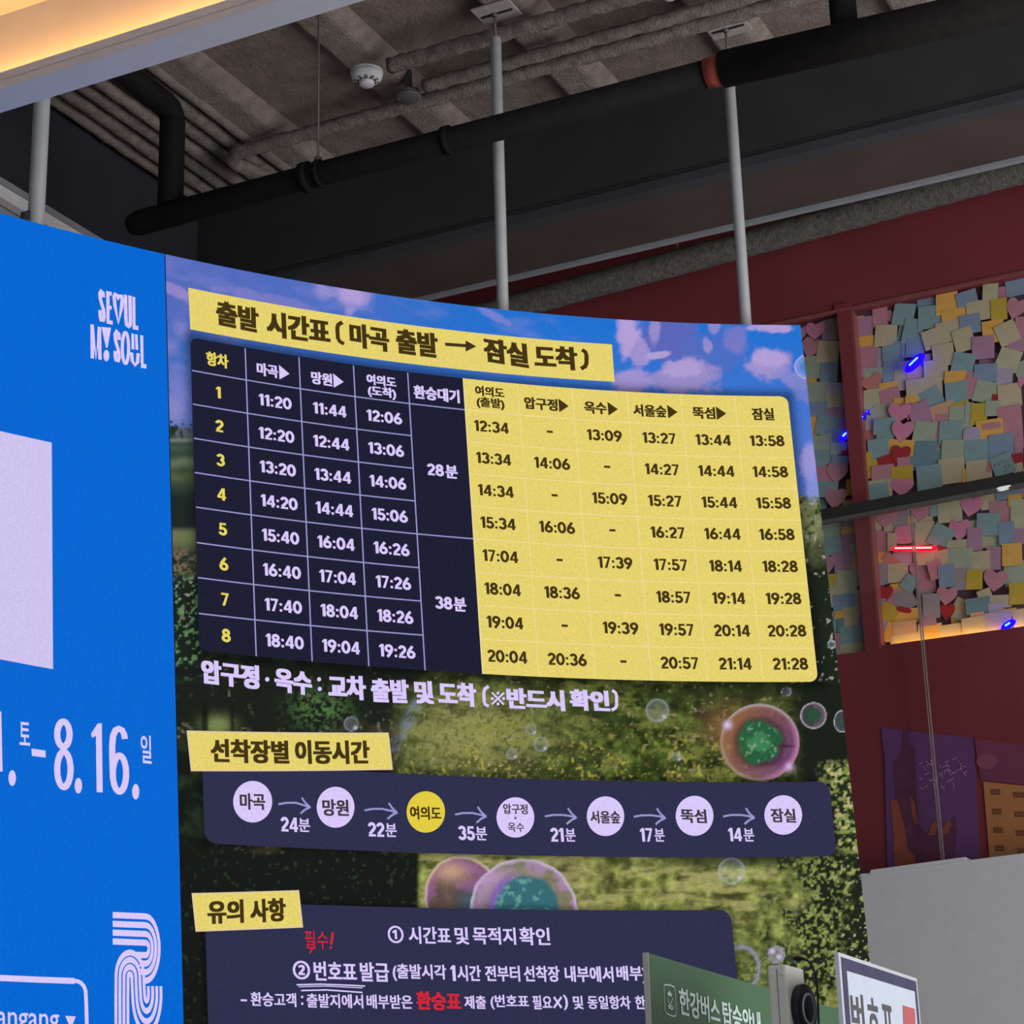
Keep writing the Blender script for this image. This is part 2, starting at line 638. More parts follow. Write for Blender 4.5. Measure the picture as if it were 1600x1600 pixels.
# white suspended soffit with a warm cove, top left of the picture
LZ = 3.90
bl = on_z(70, 155, LZ)[1]
bn = on_z(200, 76, LZ)[1]
sof = one('ceiling_soffit', lambda m: m.box(-3.7, 1.8, bn, bl, LZ, LZ + 0.022), M['white_soffit'],
          'white suspended soffit with a warm lit cove', 'soffit', kind=S)
one('upstand', lambda m: m.box(-3.7, 1.8, bn, bn + 0.008, LZ + 0.020, LZ + 0.043), M['white_soffit'], parent=sof)
one('fascia', lambda m: m.box(-3.7, 1.8, bl - 0.012, bl, LZ + 0.018, LZ + 0.26), M['white_soffit'], parent=sof)
one('recess_panel', lambda m: m.box(-3.7, 1.8, 0.6, bl, LZ + 0.25, LZ + 0.28), M['white_soffit'], parent=sof)
M['cove_led'] = led('cove_led', (255, 178, 84), strength=48.0, grain=0.02, sample='AUTO')
t = empty('cove_light', w3(-1.7, bn + 0.030, LZ + 0.024), 'warm LED strip hidden in the white soffit cove', 'light')
mb = MB(); mb.box(-3.69, 1.79, bn + 0.022, bn + 0.040, LZ + 0.0225, LZ + 0.030); mb.build('channel', M['trim_grey'], t)
mb = MB(); mb.box(-3.68, 1.78, bn + 0.024, bn + 0.038, LZ + 0.030, LZ + 0.036); mb.build('diffuser', M['cove_led'], t)

# red back wall with the note recess
BW = 6.30
zl = on_b(1400, 466, BW)[2]
ZL = zl
ZS = 3.152
one('wall_back', lambda m: m.box(-3.79, 1.8, BW, BW + 0.12, ZL, CEIL), M['red'], 'dark red upper back wall', 'wall', kind=S)
one('trim_3', lambda m: m.box(-3.79, 1.8, BW - 0.006, BW + 0.01, ZL - 0.008, ZL + 0.002), M['red_edge'], 'thin rose trim above the note wall', 'trim', kind=S)
one('wall_back_board', lambda m: m.box(-3.79, 1.8, BW + 0.06, BW + 0.12, ZS - 0.02, ZL), M['plum'], 'dark plum board behind the sticky notes', 'wall', kind=S)
one('trim_4', lambda m: m.box(-1.7305, 1.8, BW, BW + 0.012, ZS, ZS + 0.011), M['red_gloss'], 'low red lip along the sill of the note wall', 'trim', kind=S)
one('wall_back_lower', lambda m: m.box(-3.79, 1.8, BW, BW + 0.12, 0.0, ZS), M['red_gloss'], 'dark red lower back wall under the note wall', 'wall', kind=S)
pa0, pa1 = on_b(1320.5, 640, BW)[0], on_b(1341, 640, BW)[0]
post = one('wall_post', lambda m: m.box(pa0, pa1, BW - 0.003, BW + 0.059, ZS, ZL + 0.006), M['red'],
           'dark red post dividing the note wall', 'post', kind=S)
one('capital', lambda m: m.box(pa0 - 0.006, pa1 + 0.006, BW - 0.010, BW + 0.02, ZL + 0.002, ZL + 0.018), M['red'], parent=post)
one('side_bead', lambda m: m.box(pa1 + 0.001, pa1 + 0.010, BW + 0.0, BW + 0.055, ZS, ZL - 0.01), M['red_edge'], parent=post)

# pale partition at the lower right
BP = 6.12
c1, c2, c3 = on_b(1325, 1368, BP), on_b(1508, 1344, BP), on_b(1640, 1328, BP)
mb = MB()
mb.prism([w3(c1[0], BP, 0), w3(0.2, BP, 0), w3(0.2, BP, c3[2] + 0.15 * (c3[2] - c2[2])), w3(c3[0], BP, c3[2]), w3(c1[0], BP, c1[2])], BX * 0.07)
part_o = tag(to_base(mb.build('wall_right', M['white_wall'])), 'pale grey partition wall at the lower right', 'wall', kind=S)
mb = MB()
e1, e2 = on_b(1358, 1361, BP - 0.006), on_b(1508, 1340.5, BP - 0.006)
mb.prism([w3(e1[0], BP - 0.006, e1[2] - 0.010), w3(e2[0], BP - 0.006, e2[2] - 0.008), w3(e2[0], BP - 0.006, e2[2] + 0.003), w3(e1[0] + 0.006, BP - 0.006, e1[2] + 0.003)], BX * 0.08)
mb.build('ledge_strip', M['white_wall'], part_o)

# ================================================================ CEILING SERVICES
# sprayed conduits side by side along the left wall
names = ['first', 'second', 'third', 'fourth', 'fifth', 'sixth', 'seventh']
for i in range(7):
    a = -3.725 + i * 0.066
    mb = MB()
    zz = CEIL - 0.027 - 0.004 * (i % 2)
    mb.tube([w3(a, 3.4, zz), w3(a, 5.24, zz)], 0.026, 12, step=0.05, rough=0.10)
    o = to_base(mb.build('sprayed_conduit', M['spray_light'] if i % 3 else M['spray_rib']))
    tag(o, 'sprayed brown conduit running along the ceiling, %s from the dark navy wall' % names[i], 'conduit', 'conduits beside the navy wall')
# conduits across the room
zc = CEIL - 0.092
p0 = on_z(362, 241, zc)
bC = p0[1]
mb = MB()
mb.tube([w3(p0[0] + 0.02, bC + 0.19, zc), w3(p0[0] - 0.025, bC + 0.07, zc), w3(p0[0] - 0.02, bC + 0.025, zc), w3(p0[0] + 0.03, bC, zc), w3(-0.6, on_z(862, 103, zc)[1] + 0.01, zc)],
        0.023, 14, step=0.018, rough=0.14)
tag(to_base(mb.build('sprayed_conduit', M['spray_light'])), 'long sprayed conduit with a bent left end, passing under the grey junction box', 'conduit', 'conduits crossing the ceiling')
p0, p1 = on_z(663, 135, zc), on_z(900, 75, zc)
mb = MB(); mb.tube([w3(p0[0], p0[1], zc), w3(-0.6, p1[1], zc)], 0.021, 14, step=0.018, rough=0.15)
tag(to_base(mb.build('sprayed_conduit', M['spray_light'])), 'sprayed conduit starting at the grey junction box', 'conduit', 'conduits crossing the ceiling')
p0, p1 = on_z(608, 103, zc), on_z(830, 44, zc)
mb = MB(); mb.tube([w3(p0[0], p0[1], zc), w3(-0.6, p1[1], zc)], 0.024, 14, step=0.018, rough=0.15)
tag(to_base(mb.build('sprayed_conduit', M['spray_light'])), 'sprayed conduit starting behind the white smoke detector', 'conduit', 'conduits crossing the ceiling')


def smoke_detector(px, py, label, r):
    p = on_z(px, py, CEIL - 0.075)
    z = CEIL - 0.045
    t = empty('smoke_detector', w3(p[0], p[1], z), label, 'smoke detector', 'smoke detectors')
    dn = -ZX
    c = w3(p[0], p[1], z)
    mb = MB(); mb.lathe(c + ZX * 0.045, dn, [(0, r * 0.6), (0.036, r * 0.6), (0.037, r * 1.0), (0.047, r * 1.02), (0.048, r * 0.97)], 40)
    mb.build('base_ring', M['plastic_white'], t)
    mb = MB(); mb.lathe(c, dn, [(0.002, r * 1.0), (0.012, r * 0.99), (0.022, r * 0.90), (0.029, r * 0.74), (0.031, r * 0.62)], 40)
    mb.build('body', M['plastic_white'], t)
    mb = MB(); mb.lathe(c, dn, [(0.030, r * 0.47), (0.041, r * 0.47), (0.045, r * 0.40)], 40)
    mb.build('cap', M['plastic_white'], t)
    for k in range(10):
        a = 2 * math.pi * k / 10 + 0.3
        d = np.array([math.cos(a), math.sin(a), 0])
        s = np.array([-math.sin(a), math.cos(a), 0])
        q = c + d * r * 0.63 + dn * 0.030
        mb = MB()
        u = d * 0.006
        w = s * 0.0055
        h = dn * 0.005
        mb.hexa([q - u - w, q + u - w, q + u + w, q - u + w, q - u - w + h * .6, q + u - w - h * .3, q + u + w - h * .3, q - u + w + h * .6])
        mb.build('vent_slot', M['vent_black'], t)


smoke_detector(573, 127, 'white round smoke detector on the ceiling left of the grey junction box', 0.050)
smoke_detector(1046, -9, 'white smoke detector cut off by the top of the picture', 0.040)

p = on_z(638, 153, CEIL - 0.105)
t = empty('junction_box', w3(p[0], p[1], CEIL - 0.06), 'round dark grey junction box on the ceiling beside the smoke detector', 'junction box')
mb = MB(); mb.lathe(w3(p[0], p[1], CEIL), -ZX, [(0, 0.012), (0.085, 0.014), (0.086, 0.038), (0.098, 0.038)], 28); mb.build('body', M['jbox'], t)
mb = MB(); mb.lathe(w3(p[0], p[1], CEIL - 0.0975), -ZX, [(0, 0.0405), (0.007, 0.0405), (0.010, 0.037)], 28); mb.build('lid', M['jbox'], t)
for sx, sy in ((0.03, 0.012), (-0.03, -0.012)):
    mb = MB(); mb.lathe(w3(p[0] + sx, p[1] + sy, CEIL - 0.1065), -ZX, [(0, 0.004), (0.003, 0.003)], 10); mb.build('screw', M['rod'], t)

# main black pipe
bp = 4.30
pz = lambda x, y: on_b(x, y, bp)
q0, q1, q2, q3 = pz(205, 352), pz(480, 277), pz(1112, 113), pz(1640, -8)
zp = float(np.mean([q0[2], q1[2], q2[2]]))
P0, P1, P2, P3 = [w3(q[0], bp, q[2]) for q in (q0, q1, q2, q3)]
t = empty('black_pipe', P1, 'long black pipe crossing below the ceiling above the display', 'pipe')
main_pipe = t
mb = MB(); mb.tube([P0, P0 + (P1 - P0) * .05, P1, P2], [0.030, 0.038, 0.0345, 0.036], 24); mb.build('pipe_run', M['pipe_black'], t)
mb = MB(); mb.tube([P2 + AX * 0.03, P3], 0.048, 24); mb.build('insulated_run', M['pipe_black2'], t)
mb = MB(); mb.tube([P2 - AX * 0.012, P2 + AX * 0.034], 0.0405, 24); tag(mb.build('tape_band', M['tape_red'], t), 'red tape band')
d = (P2 - P0) / np.linalg.norm(P2 - P0)
mb = MB(); mb.tube([P1 - d * 0.012, P1 + d * 0.012], 0.044, 24); mb.tube([P1 + d * 0.035, P1 + d * 0.050], 0.040, 24); mb.build('coupling', M['pipe_black'], t)
q = pz(700, 219); Pc = w3(q[0], bp, q[2])
mb = MB(); mb.tube([Pc - d * 0.01, Pc + d * 0.01], 0.040, 24); mb.build('coupling', M['pipe_black'], t)
# hanger rod of the pipe
qa = on_b(497, 249, bp)
zpipe = P1[2] + (P2[2] - P1[2]) * (qa[0] - q1[0]) / (q2[0] - q1[0])
t = empty('pipe_hanger', w3(qa[0], bp, CEIL), 'thin steel hanger rod holding up the black pipe at its coupling', 'pipe hanger')
mb = MB(); mb.tube([w3(qa[0], bp, CEIL), w3(qa[0], bp, zpipe + 0.0455)], 0.0032, 8); mb.build('rod', M['rod'], t)
mb = MB(); mb.lathe(w3(qa[0], bp, zpipe + 0.0455), ZX, [(0, 0.011), (0.008, 0.011)], 6); mb.build('nut', M['rod'], t)
# vertical drop with an elbow at the left
qa, qb, qc = pz(266, 322), pz(266, 178), pz(246, 150)
zt = qb[2]
mb = MB()
va = qa[0]
mb.tube([w3(va, bp, qa[2]), w3(va, bp, zt - 0.034), w3(va, bp - 0.005, zt - 0.012), w3(va, bp - 0.020, zt + 0.006), w3(va, bp - 0.05, zt + 0.012), w3(va, bp - 0.10, zt + 0.014), w3(va - 0.005, 4.0, zt + 0.022), w3(va - 0.006, 3.93, zt + 0.04), w3(va - 0.006, 3.90, zt + 0.085), w3(va - 0.006, 3.90, CEIL)], 0.038, 20)
mb.build('elbow_pipe', M['pipe_black'], main_pipe)
# second drop at the top right
qa, qb = pz(1318, 60), pz(1318, -60)
mb = MB(); mb.tube([w3(qa[0], bp + 0.02, qa[2] - 0.02), w3(qa[0], bp + 0.02, CEIL)], 0.034, 20)
mb.build('riser_pipe', M['pipe_black'], main_pipe)
# lagged pipe along the red wall
zq = on_b(920, 447, 6.08)
zr = on_b(1400, 318, 6.08)
g0, g1 = w3(zq[0], 6.08, zq[2]), w3(zr[0], 6.08, zr[2])
dv = (g1 - g0) / np.linalg.norm(g1 - g0)
t = empty('lagged_pipe', g0, 'fuzzy grey insulated pipe running along the top of the red wall', 'pipe')
mb = MB(); mb.tube([g0 - dv * 1.1, g1 + dv * 1.2], 0.047, 22, step=0.02, rough=0.04); mb.build('lagging', M['lagging'], t)
for fr in (-0.35, 0.35, 1.05, 1.75):
    c = g0 + dv * fr
    mb = MB(); mb.tube([c, w3(c @ AX, c @ BX, CEIL)], 0.005, 8); mb.build('bracket', M['rod'], t)


# ---------------------------------------------------------------- poles that carry the display
def pole(base_ab, ztop, zbot, r, label, rod=True, plate_px=None):
    a, b = base_ab
    t = empty('hanging_pole', w3(a, b, CEIL), label, 'pole', 'poles holding up the display')
    mb = MB(); mb.tube([w3(a, b, zbot), w3(a, b, ztop - 0.006), w3(a, b, ztop)], [r, r, r * 0.85], 22); mb.build('tube', M['pole'], t)
    if rod:
        mb = MB(); mb.tube([w3(a, b, ztop - 0.01), w3(a, b, CEIL - 0.04)], 0.0042, 8); mb.build('rod', M['rod'], t)
        mb = MB(); mb.box(a - 0.055, a + 0.070, b - 0.05, b + 0.045, CEIL - 0.050, CEIL - 0.043)
        pl = mb.build('anchor_plate', M['plate'], t, bevel=0.002)
        mb = MB(); mb.box(a - 0.045, a + 0.058, b - 0.006, b + 0.006, CEIL - 0.0508, CEIL - 0.0495); mb.build('slot', M['slot'], pl)
        mb = MB(); mb.lathe(w3(a, b, CEIL - 0.051), -ZX, [(0, 0.010), (0.007, 0.010)], 6); mb.build('nut', M['rod'], pl)
    return t


an = on_z(773, 22, CEIL - 0.05)
pole((an[0], an[1]), on_b(770, 60, an[1])[2], 3.45, 0.0165, 'pale grey pole left of the red tape band, behind the middle of the display')
an2 = on_z(1134, 46, CEIL - 0.05)
pole((an2[0], an2[1]), on_b(1133, 88, an2[1])[2], 3.40, 0.0165, 'pale grey pole right of the red tape band, behind the right half of the display')
q = on_b(61, 250, 3.66)
t = pole((q[0], 3.66), CEIL, 3.50, 0.0215, 'thick pale pole at the left, coming down behind the blue display', rod=False)
qz = on_b(48, 333, 3.64)
mb = MB()
mb.tube([w3(q[0] - 0.012, 3.632, qz[2] - 0.12), w3(q[0] - 0.012, 3.632, qz[2] - 0.004), w3(q[0] - 0.006, 3.640, qz[2] + 0.004)], [0.0125, 0.0125, 0.006], 14)
tag(mb.build('cable_sleeve', M['pole_cap'], t), 'dark cable sleeve')

# ================================================================ THE CURVED LED DISPLAY
SCR = ScreenChart()
UL, UR, VT, VB = -0.0615, 1.7145, 0.3213, -1.78
UB0 = -0.80


def cabinet_mb(u0, u1, depth=0.075):
    n = 48
    u = np.linspace(u0, u1, n + 1)
    mb = MB()
    v = []
    for off in (-0.0006, -depth):
        for vv in (VB, VT):
            v.append(SCR.fwd(np.stack([u, np.full_like(u, vv)], -1), off))
    v = np.concatenate(v)
    k = n + 1
    f = []
    for i in range(n):
        f += [(i, i + 1, k + i + 1, k + i), (2 * k + i, 3 * k + i, 3 * k + i + 1, 2 * k + i + 1),
              (k + i, k + i + 1, 3 * k + i + 1, 3 * k + i), (i, 2 * k + i, 2 * k + i + 1, i + 1)]
    f += [(0, k, 3 * k, 2 * k), (n, 2 * k + n, 3 * k + n, k + n)]
    return mb.add(v, f)


# ------------------------------------------------ value noise for painting the landscape shown on the display
def vnoise(x, y, seed):
    r = np.random.default_rng(seed)
    T = r.random((256, 256))
    xi, yi = np.floor(x).astype(int), np.floor(y).astype(int)
    fx, fy = x - xi, y - yi
    fx, fy = fx * fx * (3 - 2 * fx), fy * fy * (3 - 2 * fy)
    g = lambda a, b: T[a % 256, b % 256]
    return (g(xi, yi) * (1 - fx) + g(xi + 1, yi) * fx) * (1 - fy) + (g(xi, yi + 1) * (1 - fx) + g(xi + 1, yi + 1) * fx) * fy


def fbm(x, y, size, seed, octs=4, sx=1.0, sy=1.0):
    t, a, s = 0.0, 0.5, 0.0
    x, y = x / (size * sx), y / (size * sy)
    for i in range(octs):
        t = t + a * vnoise(x + 17 * i, y + 31 * i, seed + i)
        s += a
        a *= 0.55
        x, y = x * 2.05, y * 2.05
    return t / s


def sst(x, a, b):
    t = np.clip((x - a) / (b - a), 0, 1)
    return t * t * (3 - 2 * t)


def paint(px, py):
    """the landscape picture shown on the display, as linear colour (px, py: picture position)"""
    N = px.shape
    out = np.zeros(N + (3,))
    C = lambda *c: lin(c)

    def mix(mask, col):
        nonlocal out
        mask = np.clip(mask, 0, 1)[..., None]
        out = out * (1 - mask) + (col if np.ndim(col) > 1 else np.asarray(col)) * mask

    n1 = fbm(px, py, 26, 1)
    n2 = fbm(px, py, 9, 11)
    n3 = fbm(px, py, 4.2, 21, 2)
    n4 = fbm(px, py, 60, 31)
    fl = fbm(px, py, 5.2, 41, 2)
    fl2 = fbm(px, py, 6.5, 51, 2)
    out[:] = C(17, 23, 18)
    # dark foliage everywhere first
    mix(sst(n1, .45, .75) * .8, C(38, 52, 34))
    # ---- grass hill
    hill = sst(px + (py - 1130) * .6 + (n1 - .5) * 60, 585, 650) * sst(py, 1040, 1066)
    n5 = fbm(px, py, 14, 121, 4)
    g = C(70, 84, 32)[None] * (0.10 + 1.6 * sst(n5, .2, .85)[..., None]) * (0.35 + 1.15 * n2[..., None])
    mix(hill, g)
    mix(hill * np.exp(-(((px - 735) / 120) ** 2 + ((py - 1150) / 60) ** 2)) * (.45 + .6 * n2), C(158, 156, 96))
    streak = fbm(px + py * 1.6, py - px * .25, 16, 61, 3, sx=3.2)
    mix(hill * sst(streak, .5, .72) * .55, C(132, 136, 66))
    mix(hill * sst(1 - streak, .52, .75) * .65, C(44, 58, 22))
    mix(hill * sst(px - py * .9, -20, 160) * sst(1240 - py, 0, 190) * .65, C(38, 46, 24))
    mix(hill * sst(n3, .55, .8) * .55, C(34, 46, 18))
    mix(hill * sst(fl, .64, .74) * sst(py, 1110, 1190) * sst(n1, .35, .6) * .85, C(172, 160, 74))
    mix(hill * sst(fl2, .76, .82) * .45, C(172, 150, 118))
    mix(sst(px, 1215, 1262) * sst(py, 1000, 1060), C(22, 29, 20))
    # stream
    mix(np.exp(-(((px - 622 - (1160 - py) * .45) / 9) ** 2)) * sst(py, 1086, 1100) * sst(1200 - py, 0, 30) * .75 * sst(n2, .3, .6), C(120, 132, 158))
    # ---- trees under the table at the left
    lt = sst(640 - px + (n1 - .5) * 40, 0, 50) * sst(py, 1030, 1050) * (1 - sst(py, 1150, 1180) * sst(330 - px, 0, 8))
    mix(lt, C(24, 28, 22))
    mix(lt * sst(n4, .5, .8) * .7, C(72, 66, 46))
    mix(lt * sst(fl2, .66, .76) * sst(n4, .35, .6) * .75, C(112, 116, 86))
    mix(np.exp(-(((px - 500) / 40) ** 2 + ((py - 1108) / 26) ** 2)) * sst(n3, .42, .6), C(78, 118, 66))
    mix(np.exp(-(((px - 340) / 22) ** 2 + ((py - 1133) / 14) ** 2)) * 1.2, C(112, 128, 76))
    for cx in (318, 322, 363):
        mix(np.exp(-(((px - cx) / 3.5) ** 2)) * sst(py, 1090, 1110) * sst(1150 - py, 0, 12) * .9, C(16, 18, 16))
    # ---- strip at the left edge
    L = sst(330 - px, 0, 6) * sst(1070 - py, 0, 20)
    mix(L * sst(py, 655, 690), C(44, 60, 50))
    mix(L * np.exp(-((py - 722 - (n4 - .5) * 20) / 9) ** 2) * .8, C(104, 118, 90))
    mix(L * np.exp(-((py - 700) / 7) ** 2) * .6, C(70, 92, 76))
    mix(L * np.exp(-((py - 745) / 10) ** 2) * .6 * n1 * 2, C(88, 98, 62))
    mix(L * sst(py, 760, 782) * sst(830 - py, 0, 10), C(27, 38, 34))
    mix(L * sst(py, 822, 834) * sst(868 - py, 0, 26), C(104, 112, 76))
    mix(L * sst(py, 848, 868) * sst(n2, .35, .6) * sst(920 - py, 0, 20), C(112, 100, 78))
    mix(L * sst(py, 845, 880) * sst(n3, .5, .62) * sst(930 - py, 0, 20), C(30, 36, 28))
    lf = L * sst(py, 885, 915)
    mix(lf, C(24, 33, 26))
    mix(lf * sst(fl, .6, .68), C(92, 128, 88))
    mix(lf * sst(fl2, .7, .76) * sst(990 - py, 0, 60), C(160, 158, 140))
    mix(L * sst(py, 1030, 1050), C(20, 25, 22))
    # ---- right strip
    Rr = sst(px, 1205, 1225) * sst(py, 740, 775) * sst(1070 - py, 0, 10)
    mix(Rr, C(27, 35, 24))
    mix(Rr * sst(890 - py + (n1 - .5) * 60, 0, 70) * (.35 + n2), C(128, 132, 92))
    mix(Rr * sst(fl, .6, .7) * sst(900 - py, 0, 60), C(52, 74, 38))
    mix(Rr * sst(fl2, .76, .8), C(150, 156, 136))
    rb = sst(px + (n1 - .5) * 30, 1272, 1290) * sst(py + (n1 - .5) * 30, 1180, 1200)
    mix(rb, C(32, 42, 24))
    mix(rb * sst(fl, .5, .62), C(128, 142, 76))
    mix(rb * sst(fl2, .62, .72), C(184, 178, 118))
    # ---- strip between the lower panels, and the corner below
    B1 = sst(py, 1325, 1340)
    mix(B1 * sst(660 - px, 0, 10), C(18, 22, 19))
    mix(B1 * sst(660 - px, 0, 10) * sst(fl2, .72, .8) * .6, C(44, 66, 44))
    gr = B1 * sst(px, 650, 662)
    g2 = C(132, 138, 72)[None] * (0.22 + 1.4 * sst(n5, .15, .9)[..., None]) * (.45 + 1.0 * n2[..., None])
    mix(gr, g2)
    st2 = fbm(px, py, 10, 71, 3, sx=4)
    mix(gr * sst(st2, .5, .75) * .5, C(188, 180, 118))
    mix(gr * sst(1 - st2, .55, .8) * .6, C(66, 80, 34))
    mix(gr * sst(1362 - py, 0, 16) * sst(px, 980, 1100) * .8, C(40, 52, 26))
    tr = gr * sst(px + (py - 1330) * .25 + (n1 - .5) * 130 + (n4 - .5) * 90, 1232, 1285)
    mix(tr, C(26, 34, 20))
    mix(tr * sst(fl, .52, .62) * sst(1345 - px, 0, 60), C(118, 132, 70))
    mix(tr * sst(fl2, .66, .74) * .9, C(150, 156, 92))
    mix(tr * sst(n3, .78, .84) * sst(px, 1290, 1320) * .8, C(196, 200, 176))
    lo = gr * sst(py + (n1 - .5) * 60, 1465, 1500) * sst(1262 - px, 0, 80)
    mix(lo * .8, C(62, 76, 40))
    mix(lo * sst(fl, .55, .66) * .8, C(130, 140, 76))
    mix(gr * sst(py, 1530, 1560) * sst(n2, .4, .6) * .6, C(150, 150, 80))
    # ---- sky
    sky_line = 668 + (px - 280) / 950 * 108 + (n3 - .5) * 26
    sk = sst(sky_line - py, 0, 6) * (1 - sst(px, 335, 340) * sst(py, 660, 668) * sst(1200 - px, 0, 5))
    tx = sst(px, 300, 900)[..., None]
    ty = sst(py, 480, 760)[..., None]
    sky = (C(58, 104, 186) * (1 - tx) + C(26, 112, 208) * tx) * (1 - .6 * ty) + C(104, 122, 202) * .6 * ty
    mix(sk, sky)
    cn = fbm(px, py, 24, 81, 4)
    wisp = fbm(px * .8 + py * 1.2, py - px * .32, 22, 91, 3, sx=3.0)
    mix(sk * sst(540 - py, 0, 60) * sst(760 - px, 0, 420) * .42 * (0.35 + cn), C(118, 112, 192))
    mix(sk * sst(wisp, .5, .8) * .28 * sst(930 - px, 0, 60), C(132, 136, 206))

    def cloud(cx, cy, rx, ry, col, amp=1.0, ang=0.0, soft=.35):
        c, s = math.cos(ang), math.sin(ang)
        X = ((px - cx) * c + (py - cy) * s) / rx
        Y = (-(px - cx) * s + (py - cy) * c) / ry
        d = np.sqrt(X * X + Y * Y) + (cn - .5) * 1.0 + (n2 - .5) * .35
        mix(sk * amp * sst(1 - d, -soft * .5, soft), col)
    pk, lv, bl_ = C(178, 158, 214), C(158, 144, 206), C(86, 104, 188)
    cloud(268, 452, 30, 9, C(150, 134, 200), .85, .35)
    cloud(305, 470, 26, 9, C(150, 134, 200), .7, .35)
    cloud(420, 468, 80, 10, C(140, 130, 202), .5, .22)
    cloud(552, 463, 30, 22, pk, .95, .4, .8)
    cloud(503, 452, 18, 14, pk, .55, .6, 1.0)
    cloud(546, 486, 10, 12, pk, .6, 0, .8)
    cloud(283, 515, 12, 18, lv, .5, 0, 1.0)
    cloud(266, 540, 14, 22, lv, .4, 0, 1.0)
    cloud(281, 603, 20, 38, C(128, 128, 200), .7, 0, .8)
    cloud(270, 648, 22, 24, C(138, 134, 196), .75, 0, .8)
    cloud(770, 492, 40, 8, lv, .45, .5)
    cloud(1050, 525, 44, 46, C(92, 100, 184), .95)
    cloud(1110, 550, 52, 40, C(84, 106, 190), .7)
    cloud(1150, 530, 22, 24, C(118, 120, 194), .9)
    cloud(983, 525, 17, 44, pk, 1.0)
    cloud(998, 556, 16, 24, lv, 1.0)
    cloud(1023, 515, 9, 24, lv, .8)
    cloud(988, 594, 34, 22, lv, 1.0)
    cloud(1074, 590, 50, 28, C(150, 138, 198), 1.0)
    cloud(1066, 576, 34, 14, pk, .8)
    cloud(1029, 555, 19, 6, pk, .95, -.15)
    cloud(1106, 540, 8, 15, lv, .8, -.3)
    cloud(1115, 510, 10, 16, lv, .7)
    cloud(1208, 512, 36, 8, pk, .95)
    cloud(1205, 570, 38, 24, lv, 1.0)
    cloud(1204, 562, 26, 14, pk, .9)
    cloud(1236, 592, 36, 14, C(138, 136, 204), .8, .35)
    cloud(1258, 612, 20, 22, C(120, 128, 204), .7)
    cloud(1264, 725, 14, 30, C(158, 150, 214), .9)
    cloud(1272, 760, 16, 24, C(140, 146, 214), .8)
    # tree line against the sky, left
    mix(sst(330 - px, 0, 5) * np.exp(-((py - 677) / 12.0) ** 2) * sst(fbm(px, py * .3, 4, 95, 2), .42, .58), C(84, 94, 100))
    mix(sst(330 - px, 0, 5) * np.exp(-((py - 688) / 3.0) ** 2) * .7, C(128, 132, 126))

    # ---- soap bubbles in the picture
    def bubble(cx, cy, rx, ry, core, mid, rim, a_in=.8, a_rim=.9, phase=0.0):
        X, Y = (px - cx) / rx, (py - cy) / ry
        d = np.sqrt(X * X + Y * Y)
        th = np.arctan2(Y, X)
        ins = sst(1.02 - d, 0, .05)
        dd = d + (n1 - .5) * .28
        mix(ins * a_in * sst(.72 - dd, 0, .34), core)
        m2 = np.where((np.cos(th - phase) > 0)[..., None], mid[0][None] if mid[0].ndim == 1 else mid[0], mid[1][None])
        mix(ins * a_in * np.exp(-((dd - .72) / .17) ** 2), m2)
        mix(ins * a_rim * sst(d, .84, .98), rim)
    orange, violet, lil = C(150, 100, 70), C(126, 66, 126), C(186, 178, 186)
    mix(np.exp(-(((px - 1135) / 34) ** 2 + ((py - 1135) / 30) ** 2)) * .5, C(158, 116, 76))
    X, Y = px - 1187, py - 1160
    d = np.sqrt((X / 63) ** 2 + (Y / 61) ** 2)
    th = np.arctan2(Y, X)
    ins = sst(1.0 - d, 0, .04)
    wv = (.5 + .5 * np.cos(th - .45))[..., None]
    ringc = C(152, 100, 70) * (1 - wv) + C(120, 62, 118) * wv
    mix(ins * .72, ringc)
    mix(ins * np.exp(-((d - .55) / .14) ** 2) * .75, C(58, 34, 44))
    mix(ins * sst(.62 - d + (n1 - .5) * .3, 0, .16), C(34, 92, 58))
    mix(ins * sst(.34 - d + (n5 - .5) * .5, 0, .2) * .7, C(70, 138, 92))
    mix(ins * sst(d, .86, .97) * .6, C(170, 152, 128))
    mix(ins * sst(d, .93, .985) * sst(-Y + X * .4, -20, 50) * .8, C(186, 180, 204))
    mix(ins * sst(d, .80, .9) * sst(X + Y * .5, 20, 50) * .45, C(190, 110, 170))
    mix(np.exp(-((X + 50) ** 2 + (Y + 27) ** 2) / 40) * .95, C(208, 196, 232))
    mix(np.exp(-((X - 46) ** 2 + (Y - 38) ** 2) / 40) * .95, C(206, 168, 226))
    mix(np.exp(-((Y - 6) / 2.0) ** 2) * sst(X, 20, 34) * sst(60 - X, 0, 10) * .8, C(58, 30, 40))
    mix(sst(.55 - d, 0, .1) * sst(fl, .66, .74) * .6, C(140, 170, 140))
    bubble(1271, 1118, 20.5, 20.5, C(44, 84, 60), (C(110, 90, 110), C(70, 70, 74)), C(196, 186, 200), .8, .85)
    bubble(1316, 1127, 13, 17.5, C(60, 80, 80), (C(80, 84, 100), C(70, 80, 84)), C(190, 192, 204), .8, .9)
    bubble(1229, 1081, 8, 7.5, C(70, 76, 82), (C(120, 126, 140), C(60, 66, 70)), C(170, 176, 186), .9, .8)
    bubble(1300, 1007, 7.5, 6.5, C(80, 90, 100), (C(170, 178, 190), C(120, 130, 140)), C(190, 196, 206), .9, .9)
